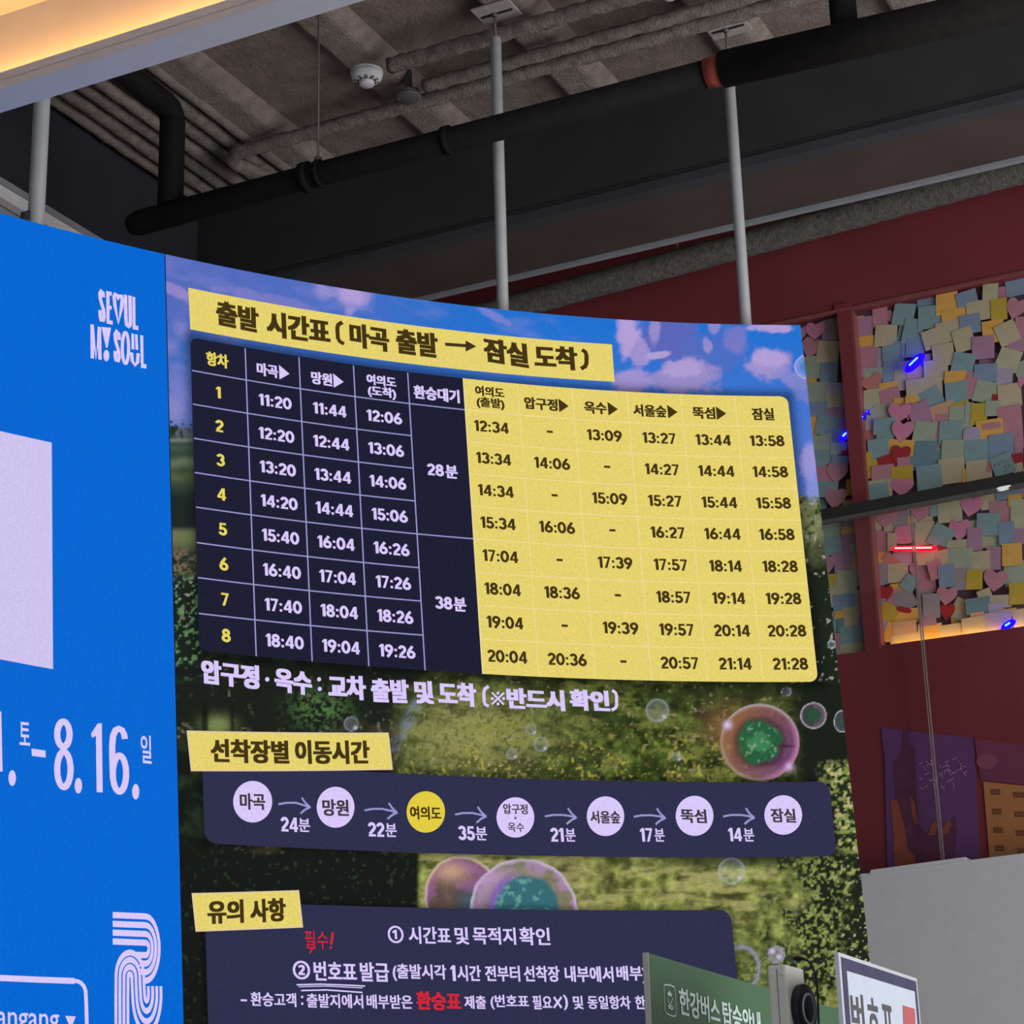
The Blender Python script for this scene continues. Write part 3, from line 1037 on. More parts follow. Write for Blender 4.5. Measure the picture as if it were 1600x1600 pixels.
    for cx, cy, r in ((1027, 1110, 19), (549, 1131, 12), (1143, 1361, 22), (830, 1140, 9), (845, 1163, 12), (1057, 1182, 8), (800, 1178, 9)):
        dd = np.hypot(px - cx, py - cy) / r
        mix(sst(1 - dd, 0, .1) * (.12 + .5 * sst(dd, .72, .98)), C(168, 176, 190))
        mix(np.exp(-((px - cx - r * .55) ** 2 + (py - cy - r * .5) ** 2) / (r * .5)) * .8, C(214, 204, 224))
    bubble(1213, 1492, 13.5, 14, C(110, 110, 120), (C(170, 160, 190), C(140, 140, 150)), C(180, 176, 196), .7, .8)
    mix(np.exp(-((px - 1207) ** 2 + (py - 1486) ** 2) / 20) + np.exp(-((px - 1217) ** 2 + (py - 1495) ** 2) / 14), C(206, 194, 226))
    dd = np.hypot((px - 1158) / 30, (py - 1513) / 36)
    mix(np.exp(-((dd - .93) / .09) ** 2) * sst(px, 1140, 1146) * .8, C(150, 148, 178))
    bubble(1268, 573, 27, 21, C(70, 140, 196), (C(120, 140, 210), C(150, 160, 220)), C(196, 198, 226), .55, .7)
    # the big cluster between the panels
    dd = np.hypot((px - 722) / 60, (py - 1402) / 66) + (n1 - .5) * .1
    ins = sst(1 - dd, 0, .04)
    mix(ins * .9, C(92, 70, 72))
    mix(ins * sst(fbm(px + py * .4, py, 26, 101, 3), .42, .66), C(136, 88, 132))
    mix(ins * np.exp(-((px - 705) / 26) ** 2 - ((py - 1362) / 16) ** 2), C(190, 150, 126))
    mix(ins * np.exp(-((px - 740) / 20) ** 2 - ((py - 1412) / 20) ** 2), C(48, 92, 108))
    mix(ins * sst(dd, .88, .97) * .9, C(206, 186, 160))
    dd = np.hypot((px - 925) / 44, (py - 1400) / 66)
    mix(sst(1 - dd, 0, .05) * (.08 + .75 * sst(dd, .93, .99)), C(108, 92, 66))
    dd = np.hypot((px - 878) / 46, (py - 1402) / 66)
    mix(sst(1 - dd, 0, .05) * (.12 + .7 * sst(dd, .92, .99)), C(132, 104, 96))
    dd = np.hypot((px - 818) / 86, (py - 1424) / 84) + (n1 - .5) * .08
    ins = sst(1 - dd, 0, .03)
    mix(ins * .75, C(128, 122, 104))
    mix(ins * sst(dd, .6, .9) * .8 * sst(fbm(px - py, py + px, 22, 111, 3), .35, .6), C(168, 132, 176))
    mix(ins * sst(dd, .9, .98) * .9, C(204, 188, 206))
    mix(np.exp(-((px - 760) / 24) ** 2 - ((py - 1374) / 22) ** 2) * .7 * ins, C(188, 150, 196))
    d2 = np.hypot((px - 822) / 54, (py - 1424) / 60) + (n1 - .5) * .12
    mix(ins * sst(1 - d2, 0, .12), C(52, 106, 116))
    mix(ins * np.exp(-((d2 - 1.0) / .1) ** 2) * sst(830 - px, 0, 60) * .9, C(132, 88, 190))
    mix(ins * sst(1 - d2, 0, .2) * sst(n2, .55, .7) * .7, C(110, 170, 160))
    # soft dark edge round the panels of the picture
    return out


def shade_panels(uv, out):
    def rect(u0, u1, v0, v1, r=.02, k=.5):
        dx = np.maximum(np.maximum(u0 - uv[:, 0], uv[:, 0] - u1), 0)
        dy = np.maximum(np.maximum(v0 - uv[:, 1], uv[:, 1] - v1), 0)
        d = np.hypot(dx, dy)
        return 1 - k * np.exp(-(d / r) ** 2)
    f = rect(0.006, 1.657, -.742, .0945, .022, .62)
    f = f * rect(*PANELS['route'], .012, .5) * rect(*PANELS['notice'], .012, .5)
    return out * f[:, None]


# ------------------------------------------------ display with the timetable
_i = SCR.inv
PANELS = {}
rTL, rTR, rBR, rBL = _i(315, 1196), _i(1294.5, 1214.5), _i(1307.6, 1337.5), _i(319.5, 1318)
PANELS['route'] = (rBL[0], rBR[0], (rBL[1] + rBR[1]) / 2, (rTL[1] + rTR[1]) / 2)
nTR = _i(1140, 1421)
nL = _i(322, 1500)
nR = _i(1147, 1480)
nTL = _i(480, 1414.5)
PANELS['notice'] = (nL[0], nR[0], -1.76, (nTL[1] + nTR[1]) / 2)

base = SCR.fwd(np.array([(UL + UR) / 2, VB]), -0.04)
disp = empty('led_display', base, 'curved LED display showing a yellow and navy timetable over a landscape', 'display')
cabinet_mb(UL + 0.0006, UR).build('cabinet', M['cabinet'], disp)
nu, nv = 560, 640
uu, vv = np.meshgrid(np.linspace(UL + 0.0012, UR, nu + 1), np.linspace(VB, VT, nv + 1), indexing='ij')
UV = np.stack([uu.ravel(), vv.ravel()], -1)
PW = SCR.fwd(UV, 0.0)
PP = project(PW)
colr = shade_panels(UV, paint(PP[:, 0], PP[:, 1]))
me = bpy.data.meshes.new('picture')
idx = np.arange((nu + 1) * (nv + 1)).reshape(nu + 1, nv + 1)
quads = np.stack([idx[:-1, :-1], idx[1:, :-1], idx[1:, 1:], idx[:-1, 1:]], -1).reshape(-1, 4)
me.vertices.add(len(PW))
me.vertices.foreach_set('co', (PW - base).ravel())
me.loops.add(quads.size)
me.loops.foreach_set('vertex_index', quads.ravel().astype(np.int32))
me.polygons.add(len(quads))
me.polygons.foreach_set('loop_start', np.arange(0, quads.size, 4, dtype=np.int32))
me.polygons.foreach_set('loop_total', np.full(len(quads), 4, dtype=np.int32))
me.update()
me.validate()
ca = me.color_attributes.new('picture', 'FLOAT_COLOR', 'POINT')
ca.data.foreach_set('color', np.concatenate([np.clip(colr, 0, 1), np.ones((len(colr), 1))], 1).ravel().astype(np.float32))
L_pic = led('led_picture', attr='picture', grain=0.10)
pic = link('picture', me, L_pic, disp)
tag(pic, 'sky and meadow picture with soap bubbles')

YEL, NAVY, NAVY2, NAVY3 = (229, 210, 110), (27, 27, 50), (44, 46, 76), (50, 50, 84)
L_yel = led('led_yellow', YEL)
L_navy = led('led_navy', NAVY, grain=.16)
L_navy2 = led('led_slate', NAVY2, grain=.12)
L_lil = led('led_lilac', (216, 200, 250), grain=.08)
L_line = led('led_line', (150, 152, 206), grain=.1)
L_yline = led('led_pale_line', (238, 216, 150), grain=.06)
L_brown = led('led_brown', (66, 50, 16), grain=.1)
L_ynum = led('led_yellow_text', (226, 210, 92), grain=.08)
L_red = led('led_red', (214, 34, 52), grain=.1)
L_pale = led('led_pale', (222, 200, 160), grain=.06)
L_grey = led('led_greytext', (62, 58, 62), grain=.08)
L_gold = led('led_gold', (226, 204, 64), grain=.06)

# title banner
mb = MB(); put_quad(mb, SCR, [(293.7, 450), (956, 538.5), (960, 597), (297, 515)], 0.0016, 60, 4)
ban = mb.build('title_banner', L_yel, disp)
mb = MB()
for s, L, R, h in [('출발', (337, 488), (404, 502), 39), ('시간표', (415.5, 505.5), (515.5, 520), 40), ('마곡', (545.5, 523), (607.5, 532.5), 38),
                   ('출발', (618, 532.5), (684, 541), 39), ('잠실', (755, 546), (825, 557), 38), ('도착', (834, 557.5), (902, 561.5), 37)]:
    put_text(mb, SCR, s, L, R, h, 0.066, 0.0024)
put_stroke(mb, SCR, [(534.5, 504), (528, 508), (526.5, 513), (527.5, 529), (530, 534), (537, 538)], 6, 0.0024)
put_stroke(mb, SCR, [(909, 547), (914.5, 551), (916, 556), (916, 568), (914, 573), (907.5, 577)], 6, 0.0024)
put_stroke(mb, SCR, [(695, 538.5), (730, 541)], 5, 0.0024)
put_poly(mb, SCR, [(727, 532.5), (744, 542), (727, 550)], 0.0024)
mb.build('lettering', L_brown, ban)

# timetable: u of the columns, v of the rows
UD = [0.0, 0.1470, 0.2930, 0.4425, 0.5925, 0.7465]
UY = [0.7465, 0.8996, 1.052, 1.2055, 1.357, 1.5083, 1.657]
VR = [0.0945, 0.0, -.0938, -.1876, -.2802, -.3722, -.4652, -.5556, -.6466, -.7388]
mb = MB()
put_quad(mb, SCR, [(0.0, VR[0]), (UD[5], VR[0]), (UD[5], VR[9]), (0.0, VR[9])], 0.0010, 40, 10, 0.030, 0.027, (1, 0, 0, 1), uv=True)
dark = mb.build('dark_timetable_half', L_navy, disp)
mb = MB()
put_quad(mb, SCR, [(UY[0], VR[0]), (UY[6], VR[0]), (UY[6], VR[9]), (UY[0], VR[9])], 0.0010, 40, 10, 0.026, 0.027, (0, 1, 1, 0), uv=True)
yel = mb.build('yellow_timetable_half', L_yel, disp)


def hline(mb, u0, u1, v, w=0.0034, off=0.0016):
    n = max(2, int((u1 - u0) / 0.04))
    put_stroke(mb, SCR, [(u0 + (u1 - u0) * i / n, v) for i in range(n + 1)], w, off, uv=True)


mb = MB()
for k in range(1, 9):
    hline(mb, 0.002, UD[4], VR[k])
hline(mb, UD[4], UD[5], VR[1]); hline(mb, UD[4], UD[5], VR[5])
for k in range(1, 5):
    put_stroke(mb, SCR, [(UD[k], VR[0] - .003), (UD[k], VR[9])], 0.0034, 0.0016, uv=True)
mb.build('grid_lines', L_line, dark)
mb = MB()
for k in range(1, 9):
    hline(mb, UY[0], UY[6] - .001, VR[k], 0.0030)
for k in range(0, 6):
    put_stroke(mb, SCR, [(UY[k] + (0.001 if k == 0 else 0), VR[0]), (UY[k] + (0.001 if k == 0 else 0), VR[9])], 0.0034 if k in (0, 3) else 0.0026, 0.0016, uv=True)
mb.build('grid_lines', L_yline, yel)

TIMES = [('11:20', '11:44', '12:06', '12:34', '-', '13:09', '13:27', '13:44', '13:58'),
         ('12:20', '12:44', '13:06', '13:34', '14:06', '-', '14:27', '14:44', '14:58'),
         ('13:20', '13:44', '14:06', '14:34', '-', '15:09', '15:27', '15:44', '15:58'),
         ('14:20', '14:44', '15:06', '15:34', '16:06', '-', '16:27', '16:44', '16:58'),
         ('15:40', '16:04', '16:26', '17:04', '-', '17:39', '17:57', '18:14', '18:28'),
         ('16:40', '17:04', '17:26', '18:04', '18:36', '-', '18:57', '19:14', '19:28'),
         ('17:40', '18:04', '18:26', '19:04', '-', '19:39', '19:57', '20:14', '20:28'),
         ('18:40', '19:04', '19:26', '20:04', '20:36', '-', '20:57', '21:14', '21:28')]
HT, KX = 0.0325, 0.0335


# heavy rounded figures drawn as strokes in a unit-high box
class Flat:
    def fwd(self, P, off=0.0):
        P = np.asarray(P, float)
        return np.concatenate([P, np.zeros(P.shape[:-1] + (1,))], -1)


def _el(cx, cy, rx, ry, a0=0, a1=360, n=30):
    return arc(cx, cy, rx, ry, a0, a1, n)


def figure(c):
    T = 0.215
    mb = MB()
    F = Flat()
    st = lambda pts, w=T, closed=False: put_stroke(mb, F, pts, w, 0, uv=True, closed=closed)
    if c == '0':
        st(_el(.33, .5, .235, .408, 0, 348), closed=True); W = .66
    elif c == '1':
        st([(.28, 1.0), (.28, 0.0)], T * 1.06); put_poly(mb, F, [(.03, .84), (.20, 1.0), (.30, 1.0), (.30, .80), (.20, .80), (.03, .70)][:6], 0, uv=True); W = .40
    elif c == '2':
        st(_el(.31, .685, .205, .225, 172, -18, 16) + [(.44, .52), (.13, .165)]); put_poly(mb, F, [(.04, 0), (.58, 0), (.58, .165), (.16, .165), (.04, .13)], 0, uv=True); W = .60
    elif c == '3':
        st(_el(.31, .715, .20, .20, 165, -90, 18)); st(_el(.31, .300, .225, .213, 90, -165, 20)); W = .62
    elif c == '4':
        put_poly(mb, F, [(.36, 1.0), (.53, 1.0), (.225, .345), (.02, .345)], 0, uv=True); st([(.02, .265), (.66, .265)], .16); st([(.475, 1.0), (.475, 0)], T); W = .67
    elif c == '5':
        st([(.10, .917), (.56, .917)], .166); put_poly(mb, F, [(.09, 1.0), (.26, 1.0), (.235, .55), (.055, .42)], 0, uv=True)
        st([(.12, .47), (.20, .565)] + _el(.305, .325, .225, .24, 110, -165, 22)); W = .61
    elif c in '69':
        pts = _el(.325, .318, .225, .228, 0, 345)
        tail = [(.10, .335), (.125, .47), (.21, .66), (.335, .84), (.455, 1.0)]
        if c == '9':
            pts = [(.65 - x, 1 - y) for x, y in pts]
            tail = [(.65 - x, 1 - y) for x, y in tail]
        st(pts, closed=True); st(tail, T * .98); W = .65
    elif c == '7':
        st([(.03, .918), (.57, .918)], .165); put_poly(mb, F, [(.39, .86), (.57, .86), (.57, .92), (.29, 0), (.09, 0)], 0, uv=True); W = .59
    elif c == '8':
        st(_el(.32, .735, .185, .182, 0, 345), closed=True); st(_el(.32, .292, .225, .205, 0, 345), closed=True); W = .64
    elif c == ':':
        put_poly(mb, F, _el(.14, .60, .11, .11, 0, 330, 14), 0, uv=True); put_poly(mb, F, _el(.14, .12, .11, .11, 0, 330, 14), 0, uv=True); W = .28
    return np.array(mb.v)[:, :2], mb.f, W


def figures(s):
    V, F, x = [], [], 0.0
    for c in s:
        if ('f', c) not in _glyphs:
            _glyphs[('f', c)] = figure(c)
        v, f, W = _glyphs[('f', c)]
        k = sum(len(a) for a in V)
        V.append(v + np.array([x, 0]))
        F += [tuple(i + k for i in q) for q in f]
        x += W + .045
    return np.concatenate(V), F


def cell_text(mb, s, uc, vc, h=HT, bold=.026):
    if s == '-':
        put_stroke(mb, SCR, [(uc - .0085, vc), (uc + .0085, vc)], 0.0066, 0.0022, uv=True)
        return
    put_figures(mb, s, uc, vc, h)


def put_figures(mb, s, uc, vc, h, kx=1.09, off=0.0022):
    V, F = figures(s)
    x = (V[:, 0] - (V[:, 0].min() + V[:, 0].max()) / 2) * h * kx
    mb.add(SCR.fwd(np.stack([uc + x, vc + (V[:, 1] - .5) * h], -1), off), F)


def head_text(mb, s, uc, vc, w, h, bold=.052):
    put_text(mb, SCR, s, (uc - w / 2, vc), (uc + w / 2, vc), h, bold, 0.0022, uv=True)


def head_arrow(mb, uc, vc):
    put_poly(mb, SCR, [(uc - .014, vc + .021), (uc + .014, vc), (uc - .014, vc - .021)], 0.0022, uv=True)


mid = lambda A, k: (A[k] + A[k + 1]) / 2


def cell(name, m, parent, fill):
    mb = MB()
    fill(mb)
    return mb.build(name, m, parent)


for r in range(8):
    vc = (VR[r + 1] + VR[r + 2]) / 2 - .002
    cell('row_number', L_ynum, dark, lambda q: cell_text(q, str(r + 1), mid(UD, 0) - .003, vc))
    for c in range(3):
        cell('departure_time', L_lil, dark, lambda q: cell_text(q, TIMES[r][c], mid(UD, c + 1) + .003, vc))
    vc += .005
    for c in range(6):
        cell('departure_time', L_brown, yel, lambda q: cell_text(q, TIMES[r][c + 3], mid(UY, c) + (.004 if c else -.006), vc))
cell('column_heading', L_ynum, dark, lambda q: head_text(q, '항차', mid(UD, 0) - .003, .0425, .060, .040))


def heading_arrow(q, s, uc, w, vc=.038):
    head_text(q, s, uc - .015, vc, w, .037)
    head_arrow(q, uc - .015 + w / 2 + .017, vc)


def heading_two(q, s1, s2, uc, dv):
    head_text(q, s1, uc, .057 + dv, .082, .031)
    head_text(q, s2, uc, .022 + dv, .078, .035)


def wait_text(q, n, vc):
    put_figures(q, n, mid(UD, 4) - .016, vc, .033)
    head_text(q, '분', mid(UD, 4) + .028, vc - .001, .034, .038)


for c, s in ((1, '마곡'), (2, '망원')):
    cell('column_heading', L_lil, dark, lambda q: heading_arrow(q, s, mid(UD, c), .058))
cell('column_heading', L_lil, dark, lambda q: heading_two(q, '여의도', '(도착)', mid(UD, 3), 0))
cell('column_heading', L_lil, dark, lambda q: head_text(q, '환승대기', mid(UD, 4), .037, .128, .040))
cell('waiting_time', L_lil, dark, lambda q: wait_text(q, '28', -.186))
cell('waiting_time', L_lil, dark, lambda q: wait_text(q, '38', -.556))
cell('column_heading', L_brown, yel, lambda q: heading_two(q, '여의도', '(출발)', mid(UY, 0) - .004, .004))
for c, s, w in ((1, '압구정', .094), (2, '옥수', .064), (3, '서울숲', .094), (4, '뚝섬', .064)):
    cell('column_heading', L_brown, yel, lambda q: heading_arrow(q, s, mid(UY, c), w))
cell('column_heading', L_brown, yel, lambda q: head_text(q, '잠실', mid(UY, 5), .038, .062, .038))

# note line under the table
mb = MB()
for s, L, R, h in [('압구정', (313.6, 1049), (404.7, 1059.5), 38), ('옥수', (428, 1062), (487, 1069.5), 37), ('교차', (512, 1073), (571.4, 1076), 38),
                   ('출발', (579, 1078.4), (638.4, 1081), 37), ('및', (647, 1081.6), (677, 1083), 36), ('도착', (684, 1083.6), (744, 1087), 37),
                   ('반드시', (791, 1091), (882, 1095.5), 33), ('확인', (889.5, 1093.5), (952, 1096), 33)]:
    put_text(mb, SCR, s, L, R, h, 0.066, 0.0024)
put_stroke(mb, SCR, [(768, 1082.5), (787, 1101.5)], 3, 0.0024)
put_stroke(mb, SCR, [(787, 1083), (768, 1101)], 3, 0.00241)
for x_, y_ in ((777.5, 1083.5), (777.5, 1100.5), (768.5, 1092), (786.5, 1092)):
    put_ellipse(mb, SCR, x_, y_, 2.4, 2.4, 0.0024, 10)
put_ellipse(mb, SCR, 417, 1062, 3.4, 3.6, 0.0024, 14)
put_ellipse(mb, SCR, 498, 1062, 3.2, 3.4, 0.0024, 14)
put_ellipse(mb, SCR, 499, 1077, 3.2, 3.4, 0.0024, 14)
put_stroke(mb, SCR, [(763, 1073), (757, 1077), (755.5, 1082), (756, 1096), (757.5, 1101), (763, 1104)], 5, 0.0024)
put_stroke(mb, SCR, [(956, 1079), (961.5, 1083), (963, 1088), (963, 1103), (961, 1107), (955, 1110)], 5, 0.0024)
mb.build('note_line', L_lil, disp)

# route panel
mb = MB()
P = PANELS['route']
put_quad(mb, SCR, [(P[0], P[3]), (P[1], P[3]), (P[1], P[2]), (P[0], P[2])], 0.0010, 60, 6, 0.018, 0.14, (0, 1, 1, 1), uv=True)
route = tag(mb.build('route_panel', L_navy2, disp), 'slate panel with the ride times between piers')
STOPS = [('마곡', 394.4, 1253, 30.5, 32.5, (374, 1252.5), (414, 1253), 26), ('망원', 524, 1261.6, 29.5, 32, (503, 1262), (544.5, 1263), 26),
         ('여의도', 665, 1269, 30, 32.3, (640, 1270), (689, 1271.5), 21), (None, 805, 1277.5, 29.5, 31.5, None, None, 0),
         ('서울숲', 945.8, 1275.6, 29.3, 31, (921.8, 1277), (968.6, 1277.5), 20), ('뚝섬', 1085, 1275, 29.5, 31.3, (1063, 1275), (1103.6, 1276), 22),
         ('잠실', 1223.6, 1273.7, 29.5, 30.8, (1203.8, 1274), (1243, 1275), 22)]
for s, cx, cy, rx, ry, L, R, h in STOPS:
    mb = MB(); put_ellipse(mb, SCR, cx, cy, rx, ry, 0.0016)
    dsc = mb.build('stop_disc', L_gold if s == '여의도' else L_lil, route)
    if s == '여의도':
        dsc['label'] = 'yellow stop disc'
    mb = MB()
    if s:
        put_text(mb, SCR, s, L, R, h, 0.040, 0.0022)
    else:
        put_text(mb, SCR, '압구정', (785.6, 1264), (824, 1265), 16, 0.030, 0.0022)
        put_ellipse(mb, SCR, 805, 1278.5, 1.8, 1.8, 0.0022, 10)
        put_text(mb, SCR, '옥수', (793, 1293), (818.6, 1293.3), 15, 0.014, 0.0022)
    g_ = mb.build('stop_name', L_brown if s == '여의도' else L_grey, route)
mb = MB()
for x0, y0, x1, y1 in ((434.6, 1257, 484, 1262), (569, 1266.5, 620, 1270.5), (710.6, 1273, 759, 1276.5), (851, 1276, 900, 1278.5), (990, 1276.5, 1039, 1279), (1129.5, 1276, 1178, 1278.5)):
    put_stroke(mb, SCR, [(x0, y0), (x0 + 12, y0 - 2.2), (x0 + 27, y0 - 2.4), (x1 - 8, y1 - 3), (x1 - 1, y1)], 3.0, 0.0018)
    put_stroke(mb, SCR, [(x1 - 13, y1 - 15.5), (x1 - 8, y1 - 8), (x1, y1 - .5)], 3.2, 0.0019)
    put_stroke(mb, SCR, [(x1 + .8, y1 - 1), (x1 - 8, y1 + 3.5), (x1 - 15, y1 + 9.5)], 3.2, 0.0020)
mb.build('arrows', L_line, route)
for s, L, R, h in (('24분', (437, 1288), (484, 1290), 21), ('22분', (573, 1296), (619.5, 1297.8), 21), ('35분', (714, 1301.5), (760.5, 1303), 21),
                   ('21분', (857, 1304.5), (899, 1305.2), 20.5), ('17분', (996.8, 1304.6), (1038, 1305.2), 20.5), ('14분', (1135, 1304), (1178, 1305), 20.5)):
    mb = MB()
    q0, q1 = np.array(L, float), np.array(R, float)
    f0 = SCR.inv(*(q0 + (q1 - q0) * .31))
    put_figures(mb, s[:2], f0[0], f0[1], .034, 1.0 if s[0] != '1' else .98, 0.0018)
    put_text(mb, SCR, '분', tuple(q0 + (q1 - q0) * .62), R, h, 0.022, 0.0018)
    mb.build('ride_time', L_lil, route)


def banner(quad, outline, texts):
    mb = MB(); put_quad(mb, SCR, outline, 0.0020, 24, 3)
    b = mb.build('section_banner', L_pale, disp)
    mb = MB(); put_quad(mb, SCR, quad, 0.0024, 24, 3); mb.build('banner_face', L_yel, b)
    for s, L, R, h in texts:
        mb = MB()
        put_text(mb, SCR, s, L, R, h, 0.055, 0.0030)
        mb.build('lettering', L_brown, b)


banner([(293.5, 1144.2), (605, 1147.2), (611, 1201.2), (299.5, 1203.2)], [(291, 1141.8), (606.8, 1145), (613.4, 1203.2), (297.6, 1205.4)],
       [('선착장별', (328, 1173), (451, 1176), 37), ('이동시간', (460, 1175.5), (577, 1176), 37)])
banner([(301, 1398), (465, 1393.4), (471, 1447.8), (306.8, 1453.8)], [(298.8, 1395.8), (466.8, 1391.2), (473.2, 1449.6), (305, 1456.2)],
       [('유의', (323, 1426), (380, 1424), 37), ('사항', (390, 1424), (446, 1421.5), 37)])

# notice panel
mb = MB()
P = PANELS['notice']
put_quad(mb, SCR, [(P[0], P[3]), (P[1], P[3]), (P[1], P[2]), (P[0], P[2])], 0.0010, 50, 8, 0.02, 0.07, (0, 1, 0, 0), uv=True)
notice = tag(mb.build('notice_panel', L_navy2, disp), 'slate panel with boarding notes, running off the bottom of the picture')
mb = MB()
for s, L, R, h in [('①', (605.5, 1460), (630, 1460.7), 27), ('시간표', (638, 1461), (704, 1462.3), 27), ('및', (710, 1462), (732, 1462.6), 27),
                   ('목적지', (738, 1462), (805.5, 1463), 27), ('확인', (811, 1463), (859, 1463.6), 28)]:
    put_text(mb, SCR, s, L, R, h, 0.026, 0.0018)
mb.build('lettering', L_lil, notice)
mb = MB()
for s, L, R, h in [('②', (457, 1515.5), (484, 1516.5), 29), ('번호표', (489.6, 1517), (557, 1519), 30), ('발급', (562, 1518.4), (607.5, 1519.6), 30),
                   ('(출발시각', (613, 1519.3), (697, 1521), 27), ('시간', (714, 1520.6), (751, 1521.2), 25), ('전부터', (757.5, 1521), (812, 1521.6), 25),
                   ('선착장', (818, 1521.6), (874, 1522), 25), ('내부에서', (882, 1522), (958, 1522.6), 25), ('배부)', (963, 1522.6), (1010, 1523), 27)]:
    put_text(mb, SCR, s, L, R, h, 0.030, 0.0018)
put_figures(mb, '1', *SCR.inv(707.5, 1520.8), .036, 1.0, .0018)
mb.build('lettering', L_lil, notice)
mb = MB()
for s, L, R, h in [('환승고객', (391, 1561), (462.4, 1563), 22), ('출발지에서', (478.6, 1563.5), (567, 1565), 22), ('배부받은', (572.4, 1565), (644, 1566), 22),
                   ]:
    put_text(mb, SCR, s, L, R, h, 0.026, 0.0018)
put_stroke(mb, SCR, [(375.5, 1563), (385.5, 1563.4)], 3, 0.0018)
put_ellipse(mb, SCR, 471.6, 1558, 2, 2, 0.0018, 10)
put_ellipse(mb, SCR, 471.8, 1568.5, 2, 2, 0.0018, 10)
mb.build('lettering', L_lil, notice)
mb = MB()
for s, L, R, h in [('제출', (725, 1566), (759, 1566.4), 21), ('(번호표', (766, 1565.8), (826, 1566.4), 23), ('필요', (831.7, 1566.2), (862, 1566.5), 22), (')', (880, 1566.5), (887, 1566.5), 24),
                   ('및', (895, 1566.5), (911, 1566.6), 21), ('동일항차', (917.6, 1566.2), (985, 1566.7), 21), ('한', (992, 1566.5), (1008, 1566.5), 21)]:
    put_text(mb, SCR, s, L, R, h, 0.026, 0.0018)
put_stroke(mb, SCR, [(865, 1558), (877, 1575)], 3.6, 0.0018)
put_stroke(mb, SCR, [(877, 1558), (865, 1575)], 3.6, 0.00181)
mb.build('lettering', L_lil, notice)
mb = MB()
put_stroke(mb, SCR, [(463, 1539), (500, 1538), (540, 1539.5), (570, 1541)], 2.2, 0.0018)
put_stroke(mb, SCR, [(466, 1542), (510, 1541), (566, 1544)], 1.4, 0.0018)
put_stroke(mb, SCR, [(470, 1548), (510, 1547), (566, 1551)], 2.2, 0.0018)
mb.build('underline_sketch', L_lil, notice)
mb = MB()
put_text(mb, SCR, '환승표', (650, 1563.2), (720, 1565.4), 29, 0.045, 0.0019)
tag(mb.build('red_lettering', L_red, notice), 'red lettering')
mb = MB()
put_text(mb, SCR, '필수', (476, 1468), (512, 1469.5), 29, 0.004, 0.0019)
put_stroke(mb, SCR, [(519.5, 1457), (517, 1476)], 4, 0.0019)
put_ellipse(mb, SCR, 516.5, 1481, 2.2, 2.2, 0.0019, 10)
put_stroke(mb, SCR, [(492, 1478), (486, 1485), (483, 1490)], 2.2, 0.0019)
tag(mb.build('red_lettering', L_red, notice), 'handwritten red lettering')

# ------------------------------------------------ blue display at the left
base = SCR.fwd(np.array([(UB0 + UL) / 2, VB]), -0.04)
blue = empty('led_display', base, 'bright blue curved LED display at the left with white date and city slogan', 'display')
cabinet_mb(UB0, UL - 0.0006).build('cabinet', M['cabinet'], blue)
mb = MB()
put_quad(mb, SCR, [(UB0, VT), (UL - .0012, VT), (UL - .0012, VB), (UB0, VB)], 0.0, 60, 60, uv=True)
L_blue = led('led_blue', (0, 102, 210), grain=.10, sample='AUTO')
mb.build('blue_face', L_blue, blue)
# slogan
z = lambda x, y: (130 + x * .09375, 440 + y * .09375)
mb = MB()
sw = 5.0
put_stroke(mb, SCR, [z(330, 265), z(325, 185), z(298, 150), z(275, 200), z(280, 290), z(335, 480), z(345, 590), z(325, 660), z(295, 660), z(280, 580), z(278, 480)], sw, 0.0016)
put_poly(mb, SCR, [z(378, 158), z(470, 178), z(472, 240), z(435, 232), z(435, 405), z(470, 412), z(470, 475), z(435, 468), z(435, 650), z(488, 660), z(488, 725), z(384, 702)], 0.0016)
put_stroke(mb, SCR, [z(578, 300), z(560, 225), z(530, 205), z(510, 255), z(525, 400), z(583, 700), z(635, 430), z(648, 300), z(630, 235), z(600, 240)], sw, 0.0016, closed=True)
put_stroke(mb, SCR, [z(700, 225), z(708, 640), z(722, 735), z(750, 760), z(778, 735), z(782, 640), z(775, 240)], sw, 0.0016)
put_poly(mb, SCR, [z(815, 255), z(862, 265), z(868, 735), z(914, 745), z(914, 815), z(820, 798)], 0.0016)
put_stroke(mb, SCR, [z(148, 1285), z(144, 720)], sw, 0.0016)
put_stroke(mb, SCR, [z(144, 720), z(210, 1290), z(265, 760)], sw, 0.0018)
put_stroke(mb, SCR, [z(265, 760), z(275, 1305)], sw, 0.0016)
put_poly(mb, SCR, [z(300, 760), z(460, 775), z(402, 1105), z(375, 1105)], 0.0016)
put_ellipse(mb, SCR, *z(382, 1238), 4.6, 9.0, 0.0016, 20)
put_stroke(mb, SCR, [z(595, 980), z(590, 870), z(555, 820), z(528, 880), z(535, 985), z(585, 1160), z(595, 1270), z(575, 1335), z(545, 1325), z(530, 1250), z(530, 1160)], sw, 0.0016)
put_stroke(mb, SCR, arc(*z(700, 1110), 4.9, 24.5, 0, 360, 28)[:-1], sw - .4, 0.0016, closed=True)
put_stroke(mb, SCR, [z(820, 870), z(825, 1135)], 4.0, 0.0016)
put_stroke(mb, SCR, [z(880, 885), z(890, 1140)], 4.0, 0.0016)
put_stroke(mb, SCR, [z(800, 1185), z(815, 1330), z(860, 1400), z(902, 1345), z(912, 1200)], sw, 0.0016)
put_poly(mb, SCR, [z(945, 895), z(995, 905), z(1002, 1375), z(1048, 1385), z(1048, 1455), z(958, 1440)], 0.0016)
mb.build('slogan_lettering', L_lil, blue)
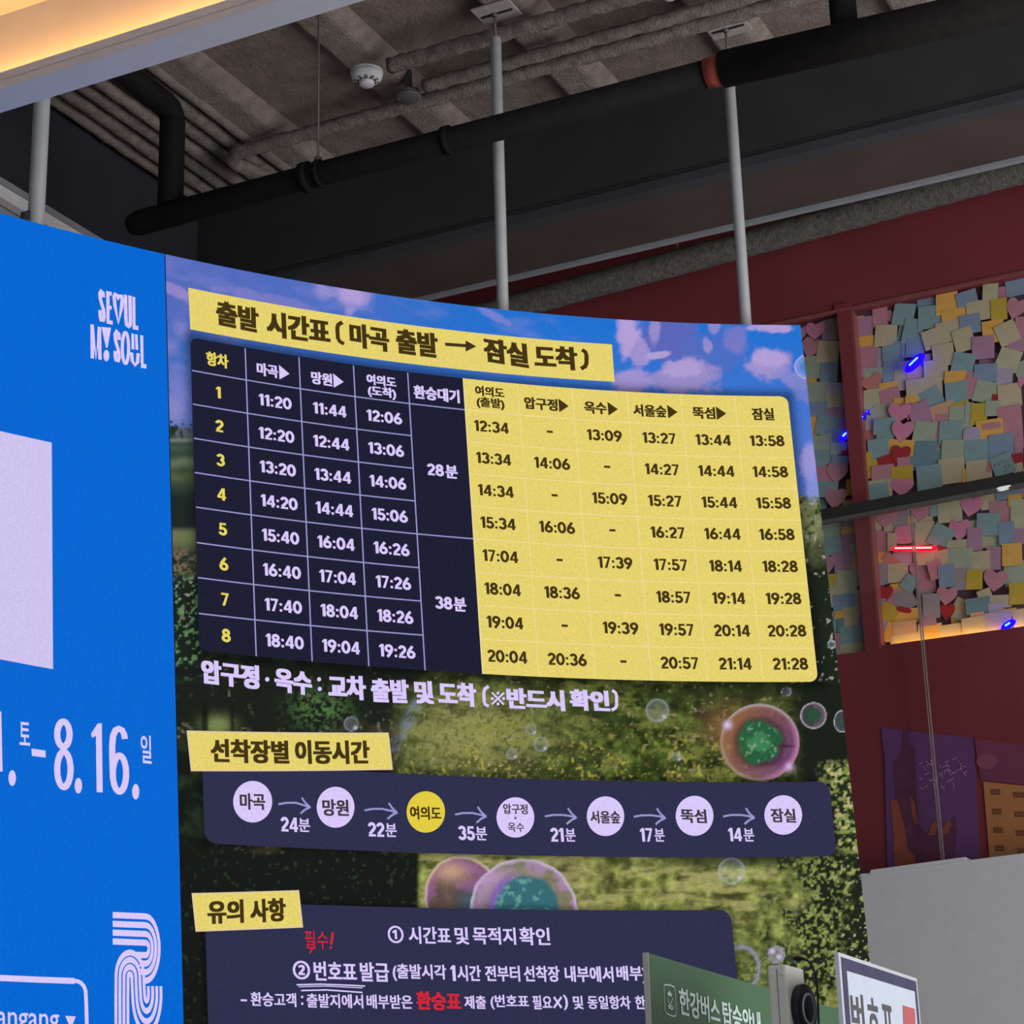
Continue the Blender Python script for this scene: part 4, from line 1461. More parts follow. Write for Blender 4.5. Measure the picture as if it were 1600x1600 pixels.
# pale square panel (left blank)
mb = MB(); put_quad(mb, SCR, [(-60, 660), (80.4, 692), (82.4, 1046), (-60, 1019)], 0.0016, 14, 10)
L_sq = led('led_pale_square', (206, 194, 238), grain=.07)
mb.build('pale_square', L_sq, blue)
# date
mb = MB()
put_stroke(mb, SCR, arc(98.6, 1147.5, 9.6, 19.5, 0, 352, 36), 10.2, 0.0016, closed=True)
put_stroke(mb, SCR, arc(99.3, 1202.5, 10.4, 27.5, 0, 352, 36), 10.2, 0.0017, closed=True)
put_stroke(mb, SCR, arc(186.2, 1209, 10.4, 28, 0, 352, 36), 10.2, 0.0016, closed=True)
put_stroke(mb, SCR, [(175.8, 1209), (175.0, 1185), (174.8, 1165), (176.2, 1150), (180, 1141.5), (185.5, 1139), (190.5, 1141.5), (193.6, 1148), (194.6, 1155)], 10.2, 0.0017)
put_poly(mb, SCR, [(141.5, 1147), (152, 1131), (158.6, 1130.5), (160, 1238.5), (150.6, 1238), (149.4, 1150), (143.5, 1153)], 0.0016)
for x, y, rx, ry in ((18.6, 1216, 5.8, 12.4), (122, 1228, 5.8, 12.2), (211.6, 1237.4, 5.6, 12.2)):
    put_ellipse(mb, SCR, x, y, rx, ry, 0.0016, 20)
put_poly(mb, SCR, [(48.6, 1170), (70.6, 1173), (71, 1184), (49.5, 1181.4)], 0.0016)
put_text(mb, SCR, '토', (30, 1146), (46.5, 1147.6), 36, 0.012, 0.0016)
put_text(mb, SCR, '일', (219.5, 1170), (236, 1172), 44, 0.010, 0.0016)
put_poly(mb, SCR, [(-14, 1112), (1.5, 1112), (3.5, 1206), (-6, 1205)], 0.0016)
mb.build('date_lettering', L_lil, blue)
# outlined button and word at the bottom
mb = MB()
put_stroke(mb, SCR, [(-80, 1524), (-20, 1527.4), (60, 1531), (116, 1533)], 9.5, 0.0016)
put_stroke(mb, SCR, [(116, 1533)] + arc(117, 1553, 16.5, 20, -90, -5, 10) + [(134.5, 1575), (136, 1640)], 6.4, 0.0017)
mb.build('button_outline', L_lil, blue)
mb = MB()
put_text(mb, SCR, 'Hangang', (-30, 1591), (92, 1597), 46, 0.006, 0.0016)
put_poly(mb, SCR, [(101.5, 1587.5), (118, 1588.5), (110, 1608)], 0.0016)
mb.build('button_lettering', L_lil, blue)
# striped letter mark: four parallel bands
z = lambda x, y: (130 + x * .125, 1400 + y * .125)
mb = MB()
for k in range(4):
    r1, r2 = 170 - k * 44, 432 - k * 106
    top = 240 + k * 110
    pts = [(365, top), (560, top + 8), (765, top + 16)]
    cx, cy = 775, 655
    rx, ry = 172 - k * 43, (cy - top - 18)
    a = np.radians(np.linspace(-88, 88, 22))
    arcp = [(cx + rx * math.cos(t), cy + (ry if math.sin(t) < 0 else 405 - k * 106) * math.sin(t)) for t in a]
    end = [(700 - (40 if k == 3 else 0), cy + 405 - k * 106 - 4)] if k else [(760, cy + 405)]
    put_stroke(mb, SCR, [z(*q) for q in pts + arcp + end], 9.6, 0.0016 + k * .00005, squeeze=.50)
for k in range(4):
    xl, xr = 405 + k * 50, 752 - k * 50
    ct, rt_ = 1010, 300 - k * 90
    cx, rx = (xl + xr) / 2, (xr - xl) / 2
    a = np.radians(np.linspace(180, 360, 26))
    pts = [(xl, 1900), (xl - 2, 1300)] + [(cx + rx * math.cos(t), ct + rt_ * math.sin(t)) for t in a]
    x2 = 812 + k * 52
    cx2, rx2 = (xr + 10 + x2) / 2, (x2 - xr - 10) / 2
    a = np.radians(np.linspace(180, 0, 26))
    pts += [(xr + 4, 1130)] + [(cx2 + rx2 * math.cos(t), 1230 + (80 + k * 130) * math.sin(t)) for t in a] + [(x2 - 4, 1130)]
    put_stroke(mb, SCR, [z(*q) for q in pts], 9.4, 0.0022 + k * .00005, squeeze=.52)
mb.build('striped_mark', L_lil, blue)

# rail height along the note wall (it hangs a little out of level, as in the photograph)
RB = 6.20
_ra, _rb = on_b(1290, 803, RB), on_b(1600, 744.5, RB)


def ZRAIL_Z(a):
    return _ra[2] + (_rb[2] - _ra[2]) * (a - _ra[0]) / (_rb[0] - _ra[0])


# ================================================================ STICKY NOTES ON THE RED WALL
ORG = {'A': (1250, 470, .1125), 'B': (1420, 420, .1125), 'C': (1250, 640, .1125), 'D': (1420, 590, .1125),
       'E': (1280, 780, .1125), 'F': (1420, 740, .1125), 'G': (1290, 870, .1), 'H': (1440, 860, .1)}
NC = {  # short key: (colour word, linear albedo)
    'cr': ('cream', (0.50, 0.42, 0.28)), 'cg': ('pale yellow-green', (0.44, 0.43, 0.28)), 'gd': ('golden', (0.50, 0.36, 0.055)),
    'or': ('orange', (0.72, 0.40, 0.10)), 'pe': ('peach', (0.58, 0.34, 0.22)), 'tb': ('teal blue', (0.23, 0.34, 0.35)),
    'td': ('dark teal', (0.15, 0.25, 0.30)), 'gb': ('slate blue', (0.22, 0.29, 0.40)), 'gr': ('grey green', (0.34, 0.39, 0.30)),
    'lv': ('lavender', (0.40, 0.34, 0.46)), 'mv': ('mauve', (0.41, 0.22, 0.32)), 'pk': ('dusty pink', (0.48, 0.22, 0.27)),
    'hp': ('bright pink', (0.60, 0.22, 0.34)), 'rd': ('deep red', (0.36, 0.035, 0.04)), 'mg': ('mauve grey', (0.31, 0.26, 0.29)),
    'pr': ('salmon red', (0.50, 0.20, 0.17))}
NM = {k: mat('paper_' + v[0].replace(' ', '_').replace('-', '_'), v[1], rough=0.85, spec=0.1, var=0.07, scale=22.0) for k, v in NC.items()}
# crop, centre x, y, width, height, tilt of the top edge in the picture (degrees, + = down to the right), colour, shape
NOTES = [
    # upper left bay
    ('A', 10, 460, 150, 200, 0, 'pk', 'h'), ('A', 420, 410, 210, 330, -6, 'mg', 's'), ('A', 160, 660, 250, 270, 15, 'pk', 'h'), ('A', 215, 425, 245, 225, -4, 'hp', 'h'),
    ('A', 190, 930, 270, 300, -5, 'gr', 's'), ('A', 395, 715, 290, 280, 1, 'cr', 's'), ('A', 410, 1010, 230, 290, -3, 'gb', 's'), ('A', 160, 1130, 150, 80, 0, 'or', 'r'),
    ('A', 240, 1300, 300, 310, -2, 'gr', 's'), ('A', 490, 1240, 230, 170, -3, 'lv', 's'), ('A', 490, 1400, 250, 210, -7, 'cg', 's'), ('A', 260, 1540, 260, 230, -4, 'gb', 's'),
    ('A', 520, 1570, 280, 150, -6, 'mv', 's'),
    ('C', 200, 250, 120, 260, 0, 'or', 's'), ('C', 610, 190, 180, 220, -4, 'mv', 's'), ('C', 390, 240, 290, 250, 4, 'tb', 's'), ('C', 500, 380, 260, 200, -4, 'gb', 's'),
    ('C', 330, 520, 270, 280, -12, 'gr', 's'), ('C', 340, 700, 280, 240, -3, 'tb', 's'), ('C', 560, 560, 220, 160, -4, 'gr', 's'), ('C', 660, 650, 120, 120, -4, 'rd', 's'),
    ('C', 570, 760, 230, 190, 8, 'gb', 's'), ('C', 360, 930, 210, 230, -4, 'pk', 's'), ('C', 310, 1280, 130, 260, 0, 'tb', 's'), ('C', 400, 1130, 290, 210, 0, 'tb', 's'),
    ('C', 700, 1080, 110, 210, -4, 'or', 's'), ('C', 540, 910, 260, 260, 3, 'pk', 'h'), ('C', 390, 1410, 140, 70, -8, 'cr', 's'), ('C', 680, 1310, 170, 110, -6, 'pe', 's'),
    ('C', 515, 1265, 260, 270, 2, 'pk', 'h'),
    # upper right bay, first crop
    ('A', 800, 270, 170, 100, -6, 'or', 's'), ('A', 865, 390, 280, 310, -6, 'mv', 's'), ('A', 890, 600, 270, 190, -8, 'or', 's'), ('A', 1130, 810, 130, 290, -4, 'lv', 's'),
    ('A', 930, 800, 300, 300, -3, 'pk', 's'), ('A', 1270, 220, 150, 150, 10, 'pk', 'h'), ('A', 1115, 215, 200, 270, -9, 'pk', 's'), ('A', 1200, 490, 290, 280, -3, 'cr', 's'),
    ('A', 1490, 430, 230, 330, 4, 'tb', 's'), ('A', 1450, 200, 280, 285, 3, 'tb', 's'), ('A', 1380, 720, 140, 280, -6, 'gb', 's'), ('A', 1270, 770, 220, 260, -9, 'tb', 's'),
    ('A', 1530, 660, 210, 260, -6, 'gb', 's'), ('A', 1400, 960, 250, 200, -4, 'lv', 's'), ('A', 1040, 1020, 280, 150, -3, 'gr', 's'), ('A', 1270, 1030, 200, 330, -3, 'gb', 's'),
    ('A', 850, 1000, 110, 170, -3, 'mv', 's'), ('A', 1030, 1170, 260, 240, -25, 'pr', 'h'), ('A', 1450, 1110, 240, 280, -5, 'cr', 's'), ('A', 1240, 1220, 240, 140, -9, 'or', 's'),
    ('A', 1030, 1410, 240, 310, -8, 'cg', 's'), ('A', 1270, 1350, 265, 210, -18, 'pk', 's'), ('A', 1180, 1560, 270, 200, -10, 'cg', 's'), ('A', 1450, 1440, 250, 140, -4, 'or', 's'),
    # upper right bay, second crop
    ('B', 260, 480, 270, 190, -9, 'gb', 's'), ('B', 70, 880, 260, 330, 4, 'tb', 's'), ('B', 300, 730, 310, 220, -8, 'tb', 's'), ('B', 290, 630, 280, 180, -6, 'tb', 's'),
    ('B', 100, 1090, 240, 220, -4, 'gb', 's'), ('B', 540, 490, 285, 310, -7, 'or', 's'), ('B', 640, 660, 330, 180, -12, 'or', 's'), ('B', 820, 430, 280, 190, -18, 'gb', 's'),
    ('B', 1000, 600, 350, 260, -10, 'cr', 's'), ('B', 1310, 330, 120, 150, -5, 'pk', 's'), ('B', 1150, 345, 205, 215, -5, 'cg', 's'), ('B', 1480, 235, 260, 270, -12, 'gb', 's'),
    ('B', 1270, 590, 215, 280, -8, 'gd', 's'), ('B', 1505, 585, 250, 280, 12, 'pk', 'h'), ('B', 1560, 850, 130, 290, -3, 'pk', 's'), ('B', 1510, 1090, 260, 180, -4, 'mv', 's'),
    ('B', 570, 890, 330, 270, -14, 'cr', 's'), ('B', 380, 980, 330, 250, -20, 'cr', 's'), ('B', 870, 790, 280, 250, -11, 'gb', 's'), ('B', 780, 1010, 270, 300, -18, 'cr', 's'),
    ('B', 1190, 860, 290, 220, -10, 'or', 's'), ('B', 1220, 990, 90, 110, -8, 'or', 's'), ('B', 1390, 925, 285, 285, -25, 'cr', 's'), ('B', 1110, 1290, 250, 210, -6, 'mv', 's'),
    ('B', 1055, 1120, 295, 300, -6, 'mv', 's'), ('B', 200, 1330, 240, 230, -9, 'mv', 's'), ('B', 500, 1225, 285, 290, -11, 'cr', 's'), ('B', 780, 1340, 290, 270, 6, 'tb', 's'),
    ('B', 1570, 1420, 180, 240, -25, 'gr', 's'), ('B', 1405, 1295, 290, 290, 16, 'cg', 's'), ('B', 120, 1510, 270, 230, -8, 'pe', 's'), ('B', 400, 1440, 320, 280, -8, 'cr', 's'),
    ('B', 870, 1570, 180, 190, -3, 'pk', 's'), ('B', 670, 1540, 280, 170, -3, 'or', 's'), ('B', 1350, 1550, 220, 260, -3, 'lv', 's'), ('B', 1090, 1480, 300, 240, -3, 'gb', 's'),
    # upper right bay, third crop
    ('D', 240, 190, 480, 300, -8, 'cr', 's'), ('D', 60, 360, 160, 150, -5, 'or', 's'), ('D', 880, 180, 170, 290, 4, 'pk', 's'), ('D', 490, 420, 150, 130, -30, 'or', 's'),
    ('D', 350, 320, 275, 275, -30, 'tb', 's'), ('D', 690, 250, 295, 295, -9, 'tb', 's'), ('D', 1100, 235, 310, 280, 9, 'gr', 's'), ('D', 1240, 330, 110, 120, 0, 'rd', 's'),
    ('D', 1430, 285, 310, 300, -9, 'cr', 's'), ('D', 1590, 100, 90, 150, 0, 'hp', 'h'), ('D', 20, 500, 120, 240, -5, 'hp', 'h'), ('D', 500, 500, 320, 210, -18, 'pe', 's'),
    ('D', 500, 700, 190, 300, -5, 'pk', 's'), ('D', 760, 460, 220, 170, -14, 'gd', 's'), ('D', 740, 560, 280, 250, -3, 'gr', 's'), ('D', 190, 535, 280, 290, -20, 'mv', 's'),
    ('D', 870, 560, 110, 330, -3, 'gr', 's'), ('D', 1010, 545, 215, 280, -2, 'gd', 's'), ('D', 1200, 470, 195, 200, -2, 'gr', 's'), ('D', 1440, 670, 320, 440, -8, 'pk', 's'),
    ('D', 1160, 770, 350, 270, -8, 'or', 's'), ('D', 1190, 715, 250, 90, -8, 'pk', 'r'), ('D', 460, 880, 180, 280, -3, 'pk', 's'), ('D', 255, 795, 290, 280, 5, 'gr', 's'),
    ('D', 790, 780, 180, 240, -3, 'gr', 's'), ('D', 620, 800, 310, 300, -3, 'tb', 's'), ('D', 915, 850, 230, 220, -6, 'lv', 'r'), ('D', 275, 990, 300, 140, 0, 'td', 's'),
    ('D', 480, 1100, 120, 150, -5, 'cr', 's'), ('D', 265, 1185, 460, 250, -5, 'td', 's'), ('D', 660, 1065, 315, 290, -2, 'gr', 's'), ('D', 985, 1075, 320, 310, -4, 'tb', 's'),
    ('D', 1330, 1005, 335, 330, -6, 'gb', 's'), ('D', 1570, 960, 120, 150, -5, 'pk', 's'), ('D', 1570, 1080, 100, 130, -5, 'mv', 's'), ('D', 470, 1390, 130, 280, -3, 'cr', 's'),
    ('D', 640, 1340, 340, 330, -8, 'cr', 's'), ('D', 830, 1420, 70, 200, -3, 'or', 's'), ('D', 1020, 1340, 340, 270, -6, 'cr', 's'), ('D', 1170, 1290, 70, 130, 0, 'pr', 's'),
    ('D', 1550, 1190, 150, 160, -12, 'rd', 's'), ('D', 1560, 1320, 140, 150, -14, 'cr', 's'), ('D', 1350, 1265, 290, 270, -22, 'tb', 'w'), ('D', 330, 1430, 330, 320, -8, 'tb', 's'),
    # upper right bay beside the post
    ('C', 1100, 100, 300, 200, -8, 'cg', 's'), ('C', 970, 230, 200, 150, -8, 'cr', 's'), ('C', 1410, 90, 280, 260, 5, 'hp', 'h'), ('C', 980, 420, 190, 200, -22, 'pr', 's'),
    ('C', 1210, 265, 290, 210, -5, 'tb', 's'), ('C', 1220, 430, 230, 200, -4, 'tb', 's'), ('C', 1430, 570, 360, 210, 3, 'or', 's'), ('C', 1460, 355, 270, 275, 3, 'hp', 'h'),
    ('C', 1130, 605, 275, 290, -8, 'tb', 's'), ('C', 980, 760, 110, 230, -4, 'gd', 's'), ('C', 1040, 870, 220, 240, -5, 'gd', 's'), ('C', 1240, 755, 220, 130, -18, 'rd', 's'),
    ('C', 1390, 800, 120, 180, 0, 'rd', 's'), ('C', 1440, 690, 240, 260, 5, 'rd', 'h'), ('C', 1490, 790, 170, 150, -5, 'pk', 's'), ('C', 1200, 930, 295, 210, -6, 'pk', 's'),
    ('C', 1470, 960, 285, 240, -8, 'gd', 's'), ('C', 1110, 1090, 290, 110, -7, 'cg', 's'), ('C', 1300, 1130, 70, 220, -5, 'cr', 's'), ('C', 1470, 1130, 280, 230, 0, 'hp', 'h'),
    ('C', 1130, 1190, 295, 200, -8, 'tb', 's'),
    # lower left bay
    ('E', 180, 420, 290, 280, -4, 'gr', 's'), ('E', 410, 270, 190, 80, -8, 'gb', 's'), ('E', 420, 365, 190, 130, -4, 'mv', 's'), ('E', 410, 445, 190, 110, -4, 'or', 's'),
    ('E', 410, 640, 200, 300, -3, 'mv', 's'), ('E', 185, 660, 240, 230, -4, 'tb', 's'), ('E', 500, 740, 110, 220, -4, 'cg', 's'), ('E', 490, 900, 130, 250, -3, 'or', 's'),
    ('E', 345, 890, 230, 260, -4, 'mv', 's'), ('E', 150, 910, 150, 260, 3, 'pk', 'h'), ('E', 420, 1110, 310, 220, -4, 'cg', 's'), ('E', 185, 1165, 130, 220, -3, 'gd', 's'),
    ('E', 340, 1290, 380, 190, -9, 'cg', 's'), ('E', 560, 1410, 130, 260, -3, 'cr', 's'), ('E', 190, 1400, 130, 220, -3, 'cr', 's'), ('E', 365, 1450, 290, 225, -5, 'gb', 's'),
    ('G', 120, 1050, 150, 330, -2, 'tb', 's'), ('G', 440, 960, 280, 310, -6, 'cr', 's'), ('G', 235, 930, 140, 120, -4, 'or', 's'), ('G', 570, 1080, 80, 280, -3, 'lv', 's'),
    ('G', 260, 1090, 100, 210, -4, 'td', 's'), ('G', 440, 1240, 350, 270, -5, 'tb', 's'), ('G', 430, 1470, 460, 190, -8, 'cg', 's'), ('G', 195, 1350, 120, 250, -3, 'pk', 's'),
    # lower right bay
    ('E', 780, 300, 170, 260, -5, 'cr', 's'), ('E', 1050, 420, 290, 180, -6, 'cg', 's'), ('E', 1140, 230, 210, 270, -4, 'mg', 's'), ('E', 930, 265, 285, 270, 4, 'pk', 'h'),
    ('E', 1330, 400, 170, 330, -6, 'or', 's'), ('E', 1450, 440, 260, 380, -6, 'cg', 's'), ('E', 1420, 180, 270, 270, 8, 'pk', 'h'), ('E', 1190, 500, 280, 240, -4, 'hp', 'r'),
    ('E', 890, 600, 210, 300, 3, 'pk', 's'), ('E', 1020, 600, 120, 230, -4, 'cr', 's'), ('E', 840, 830, 170, 170, -4, 'or', 's'), ('E', 1160, 830, 250, 190, -5, 'lv', 's'),
    ('E', 1000, 850, 230, 140, 40, 'pr', 's'), ('E', 890, 1040, 230, 290, -18, 'mg', 'r'), ('E', 1100, 1030, 270, 250, -5, 'cg', 's'), ('E', 1120, 1240, 240, 130, -8, 'or', 's'),
    ('E', 1470, 840, 270, 190, -4, 'cg', 's'), ('E', 1500, 980, 250, 280, -6, 'pk', 's'), ('E', 1400, 1010, 240, 270, -12, 'pk', 'h'), ('E', 1490, 1200, 260, 200, -6, 'pk', 's'),
    ('E', 1020, 1380, 240, 200, -15, 'pk', 's'), ('E', 1200, 1410, 270, 260, -30, 'mg', 's'), ('E', 920, 1330, 190, 230, 5, 'rd', 'h'), ('E', 1265, 1175, 190, 210, 32, 'tb', 's'),
    ('E', 1480, 1420, 230, 280, -6, 'mg', 's'),
    ('G', 870, 760, 150, 180, -4, 'gb', 's'), ('G', 1260, 930, 380, 210, -5, 'or', 's'), ('G', 1000, 890, 260, 270, 20, 'gd', 's'), ('G', 1240, 840, 220, 80, 12, 'rd', 'r'),
    ('G', 930, 1180, 130, 320, -2, 'lv', 's'), ('G', 1060, 1200, 220, 290, 15, 'or', 's'), ('G', 1260, 1160, 350, 270, -8, 'pe', 's'), ('G', 1250, 1300, 420, 150, -8, 'cr', 's'),
    ('G', 1530, 940, 110, 240, -4, 'lv', 's'), ('G', 1560, 1200, 140, 260, -5, 'cr', 's'),
    ('F', 370, 500, 130, 190, -4, 'tb', 's'), ('F', 960, 330, 200, 130, -8, 'tb', 's'), ('F', 1110, 370, 200, 250, -5, 'cr', 's'), ('F', 580, 505, 320, 340, -5, 'cg', 's'), ('F', 870, 465, 280, 275, 9, 'hp', 'h'),
    ('F', 900, 730, 170, 150, -10, 'cg', 's'), ('F', 715, 800, 265, 280, -2, 'hp', 'h'), ('F', 230, 830, 260, 280, -5, 'cg', 's'), ('F', 460, 885, 285, 295, 25, 'tb', 's'),
    ('F', 1400, 540, 120, 280, -5, 'or', 's'), ('F', 1280, 530, 300, 290, -5, 'pk', 's'), ('F', 1560, 240, 110, 180, -8, 'pk', 's'), ('F', 1390, 265, 340, 170, -8, 'gb', 's'),
    ('F', 1480, 370, 180, 150, -8, 'or', 's'), ('F', 1530, 590, 210, 430, -3, 'cg', 's'), ('F', 1145, 930, 230, 200, -4, 'cg', 's'), ('F', 1110, 715, 300, 295, -2, 'tb', 's'),
    ('F', 1540, 880, 180, 210, -4, 'mv', 's'), ('F', 1370, 840, 215, 300, -6, 'gb', 's'), ('F', 700, 1010, 290, 150, -4, 'cg', 's'), ('F', 930, 925, 200, 300, -3, 'mv', 's'),
    ('F', 480, 1080, 160, 110, 20, 'rd', 's'), ('F', 270, 1180, 290, 190, -6, 'cg', 's'), ('F', 500, 1180, 180, 200, -15, 'cr', 's'), ('F', 1190, 1190, 190, 300, -3, 'mv', 's'),
    ('F', 1010, 1240, 250, 285, -4, 'cr', 's'), ('F', 740, 1210, 305, 300, -2, 'gr', 's'), ('F', 1470, 1390, 270, 330, -7, 'gr', 's'), ('F', 1445, 1135, 265, 290, -4, 'or', 's'),
    ('F', 390, 1350, 190, 250, -18, 'pk', 's'), ('F', 740, 1480, 210, 290, -3, 'mg', 's'), ('F', 545, 1440, 215, 300, -8, 'gb', 's'), ('F', 930, 1490, 215, 260, -2, 'gd', 's'),
    ('F', 1220, 1510, 300, 280, 6, 'pk', 'h'),
    ('H', 1010, 720, 210, 170, -20, 'cr', 's'), ('H', 1260, 820, 320, 190, -3, 'cr', 's'), ('H', 1510, 700, 220, 320, -3, 'gd', 's'), ('H', 640, 1070, 340, 160, -8, 'or', 's'),
    ('H', 620, 930, 270, 310, 25, 'cr', 's'), ('H', 910, 885, 365, 235, -8, 'td', 's'), ('H', 400, 970, 210, 260, 5, 'rd', 'h'), ('H', 415, 735, 285, 270, 5, 'pk', 'h'),
    ('H', 180, 890, 250, 360, -5, 'mg', 's'), ('H', 1200, 930, 240, 170, -5, 'lv', 's'), ('H', 60, 1290, 180, 250, -4, 'cr', 's'), ('H', 1380, 1000, 260, 120, -8, 'or', 's'),
    ('H', 210, 1310, 270, 270, -10, 'or', 's'), ('H', 490, 1280, 350, 210, -9, 'cr', 's'), ('H', 900, 1050, 200, 110, -8, 'pe', 's'), ('H', 850, 1210, 350, 270, -9, 'cr', 's'),
    ('H', 1230, 1130, 390, 280, -8, 'lv', 's'), ('H', 1560, 1090, 200, 280, -8, 'cr', 's'), ('H', 130, 1130, 240, 130, -6, 'mv', 's'),
]
NB = BW + 0.058
ORD = ['first', 'second', 'third', 'fourth', 'fifth', 'sixth', 'seventh', 'eighth', 'ninth', 'tenth', 'eleventh', 'twelfth', 'thirteenth', 'fourteenth', 'fifteenth', 'sixteenth']
ord_ = lambda i: ORD[i] if i < len(ORD) else '%dth' % (i + 1)


def note_shape(w, h, kind):
    if kind == 'h':
        t = np.linspace(0, 2 * math.pi, 36, endpoint=False)
        x = 16 * np.sign(np.sin(t)) * np.abs(np.sin(t)) ** 2.1
        y = 13 * np.cos(t) - 4 * np.cos(2 * t) - 1.6 * np.cos(3 * t) - .6 * np.cos(4 * t)
        y = (y - y.min()) / (y.max() - y.min()) - .5
        return np.stack([x / 32 * w, y * h], -1)
    if kind == 'r':
        n = 28
        t = np.linspace(0, 2 * math.pi, n, endpoint=False)
        c, s = np.cos(t), np.sin(t)
        return np.stack([w / 2 * np.sign(c) * np.abs(c) ** .6, h / 2 * np.sign(s) * np.abs(s) ** .6], -1)
    return None


recs = []
for i, (cr, cx, cy, w, h, rot, col, kind) in enumerate(NOTES):
    ox, oy, sc = ORG[cr]
    px, py, pw, ph = ox + cx * sc, oy + cy * sc, w * sc, h * sc
    r = math.radians(rot)
    P = on_b(px, py, NB)
    e0, e1 = on_b(px - math.cos(r) * 5, py - math.sin(r) * 5, NB), on_b(px + math.cos(r) * 5, py + math.sin(r) * 5, NB)
    ang = math.atan2(e1[2] - e0[2], e1[0] - e0[0])
    f0, f1 = on_b(px - math.sin(r) * -5, py + math.cos(r) * -5, NB), on_b(px + math.sin(r) * -5, py + math.cos(r) * 5, NB)
    su, sv = math.hypot(e1[0] - e0[0], e1[2] - e0[2]) / 10, math.hypot(f1[0] - f0[0], f1[2] - f0[2]) / 10
    a_, z_ = P[0], P[2]
    # keep notes on their board: clear of the post and the sill
    bay = 'left' if px < 1316 + (py - 500) * .092 + 10 else 'right'
    recs.append(dict(i=i, a=a_, z=z_, w=pw * su * (1.14 if kind == 'h' else 1.06), h=ph * sv * (1.08 if kind == 'h' else 1.06), ang=ang, col=col, kind=kind, bay=bay))
# stack order where notes overlap
for k, q in enumerate(recs):
    R = 0.5 * math.hypot(q['w'], q['h'])
    lay = 0
    for s in recs[:k]:
        if s['bay'] == q['bay'] and abs(s['a'] - q['a']) < (s['w'] + q['w']) * .52 and abs(s['z'] - q['z']) < (s['h'] + q['h']) * .52:
            lay = max(lay, s['lay'] + 1)
    q['lay'] = lay
# rows, to name each note by its place
for bay in ('left', 'right'):
    for up in (True, False):
        g = [q for q in recs if q['bay'] == bay and (q['z'] > ZRAIL_Z(q['a'])) == up]
        g.sort(key=lambda q: -q['z'])
        if not g:
            continue
        n_rows = max(1, round((g[0]['z'] - g[-1]['z']) / 0.052) + 1)
        top, bot = g[0]['z'], g[-1]['z']
        for q in g:
            q['row'] = min(n_rows - 1, int((top - q['z']) / (top - bot + 1e-6) * n_rows))
        for rr in range(n_rows):
            row = sorted([q for q in g if q['row'] == rr], key=lambda q: q['a'])
            for k, q in enumerate(row):
                q['label'] = '%s, %s from left in %s row %s rail, %s of post' % (
                    {'s': '%s note', 'w': '%s note with handwriting', 'h': '%s heart note', 'r': '%s rounded note'}[q['kind']] % NC[q['col']][0], ord_(k), ord_(rr), 'above' if up else 'below', bay)
for q in recs:
    w, h, kind = q['w'], q['h'], q['kind']
    b0 = NB - 0.0006 - q['lay'] * 0.0011
    ca_, sa_ = math.cos(q['ang']), math.sin(q['ang'])
    curl = random.uniform(0.0003, 0.0009)
    sh = note_shape(w, h, kind)
    TH = 0.0004

    def loc(x, y, d):       # x across, y up, d in front
        lift = curl * max(0.0, 0.5 - y / h) ** 2
        return AX * (x * ca_ - y * sa_) + ZX * (x * sa_ + y * ca_) - BX * (d + lift)
    mb = MB()
    if sh is None:
        n = 3
        g = [(x, y) for y in np.linspace(-h / 2, h / 2, n + 1) for x in np.linspace(-w / 2, w / 2, n + 1)]
        v = [loc(x, y, 0) for x, y in g] + [loc(x, y, TH) for x, y in g]
        k, m_ = (n + 1) ** 2, n + 1
        f = []
        for y in range(n):
            for x in range(n):
                c = y * m_ + x
                f += [(c, c + 1, c + 1 + m_, c + m_), (k + c, k + c + m_, k + c + 1 + m_, k + c + 1)]
        rim = [x for x in range(n)] + [n + m_ * y for y in range(n)] + [n * m_ + n - x for x in range(n)] + [m_ * (n - y) for y in range(n)]
        f += [(rim[t_], rim[(t_ + 1) % len(rim)], k + rim[(t_ + 1) % len(rim)], k + rim[t_]) for t_ in range(len(rim))]
        mb.add(v, f)
    else:
        n = len(sh)
        v = [loc(x, y, 0) for x, y in sh] + [loc(x, y, TH) for x, y in sh]
        f = [tuple(range(n)), tuple(range(2 * n - 1, n - 1, -1))] + [(t_, (t_ + 1) % n, n + (t_ + 1) % n, n + t_) for t_ in range(n)]
        mb.add(v, f)
    o = mb.build('sticky_note', NM[q['col']])
    o.location = [float(x) for x in w3(q['a'], b0, q['z'])]
    tag(o, q['label'], 'sticky note', 'sticky notes on the wall')
    if kind == 'w':
        mb = MB()
        for row_, (x0, x1) in enumerate(((-.40, .42), (.02, .36))):
            x = x0
            while x < x1:
                y = .10 - row_ * .26 + random.uniform(-.03, .03)
                pts = [(x + .02 * k * 1.2, y + random.uniform(-.11, .11)) for k in range(5)]
                V = []
                for xx, yy in pts:
                    V += [loc(xx * w, yy * h - .0016, TH + .0003), loc(xx * w, yy * h + .0016, TH + .0003)]
                mb.add([np.array(p_) + np.array(o.location) for p_ in V], [(2 * k, 2 * k + 2, 2 * k + 3, 2 * k + 1) for k in range(4)])
                x += .19
        mb.build('handwriting', M['slot'], o)

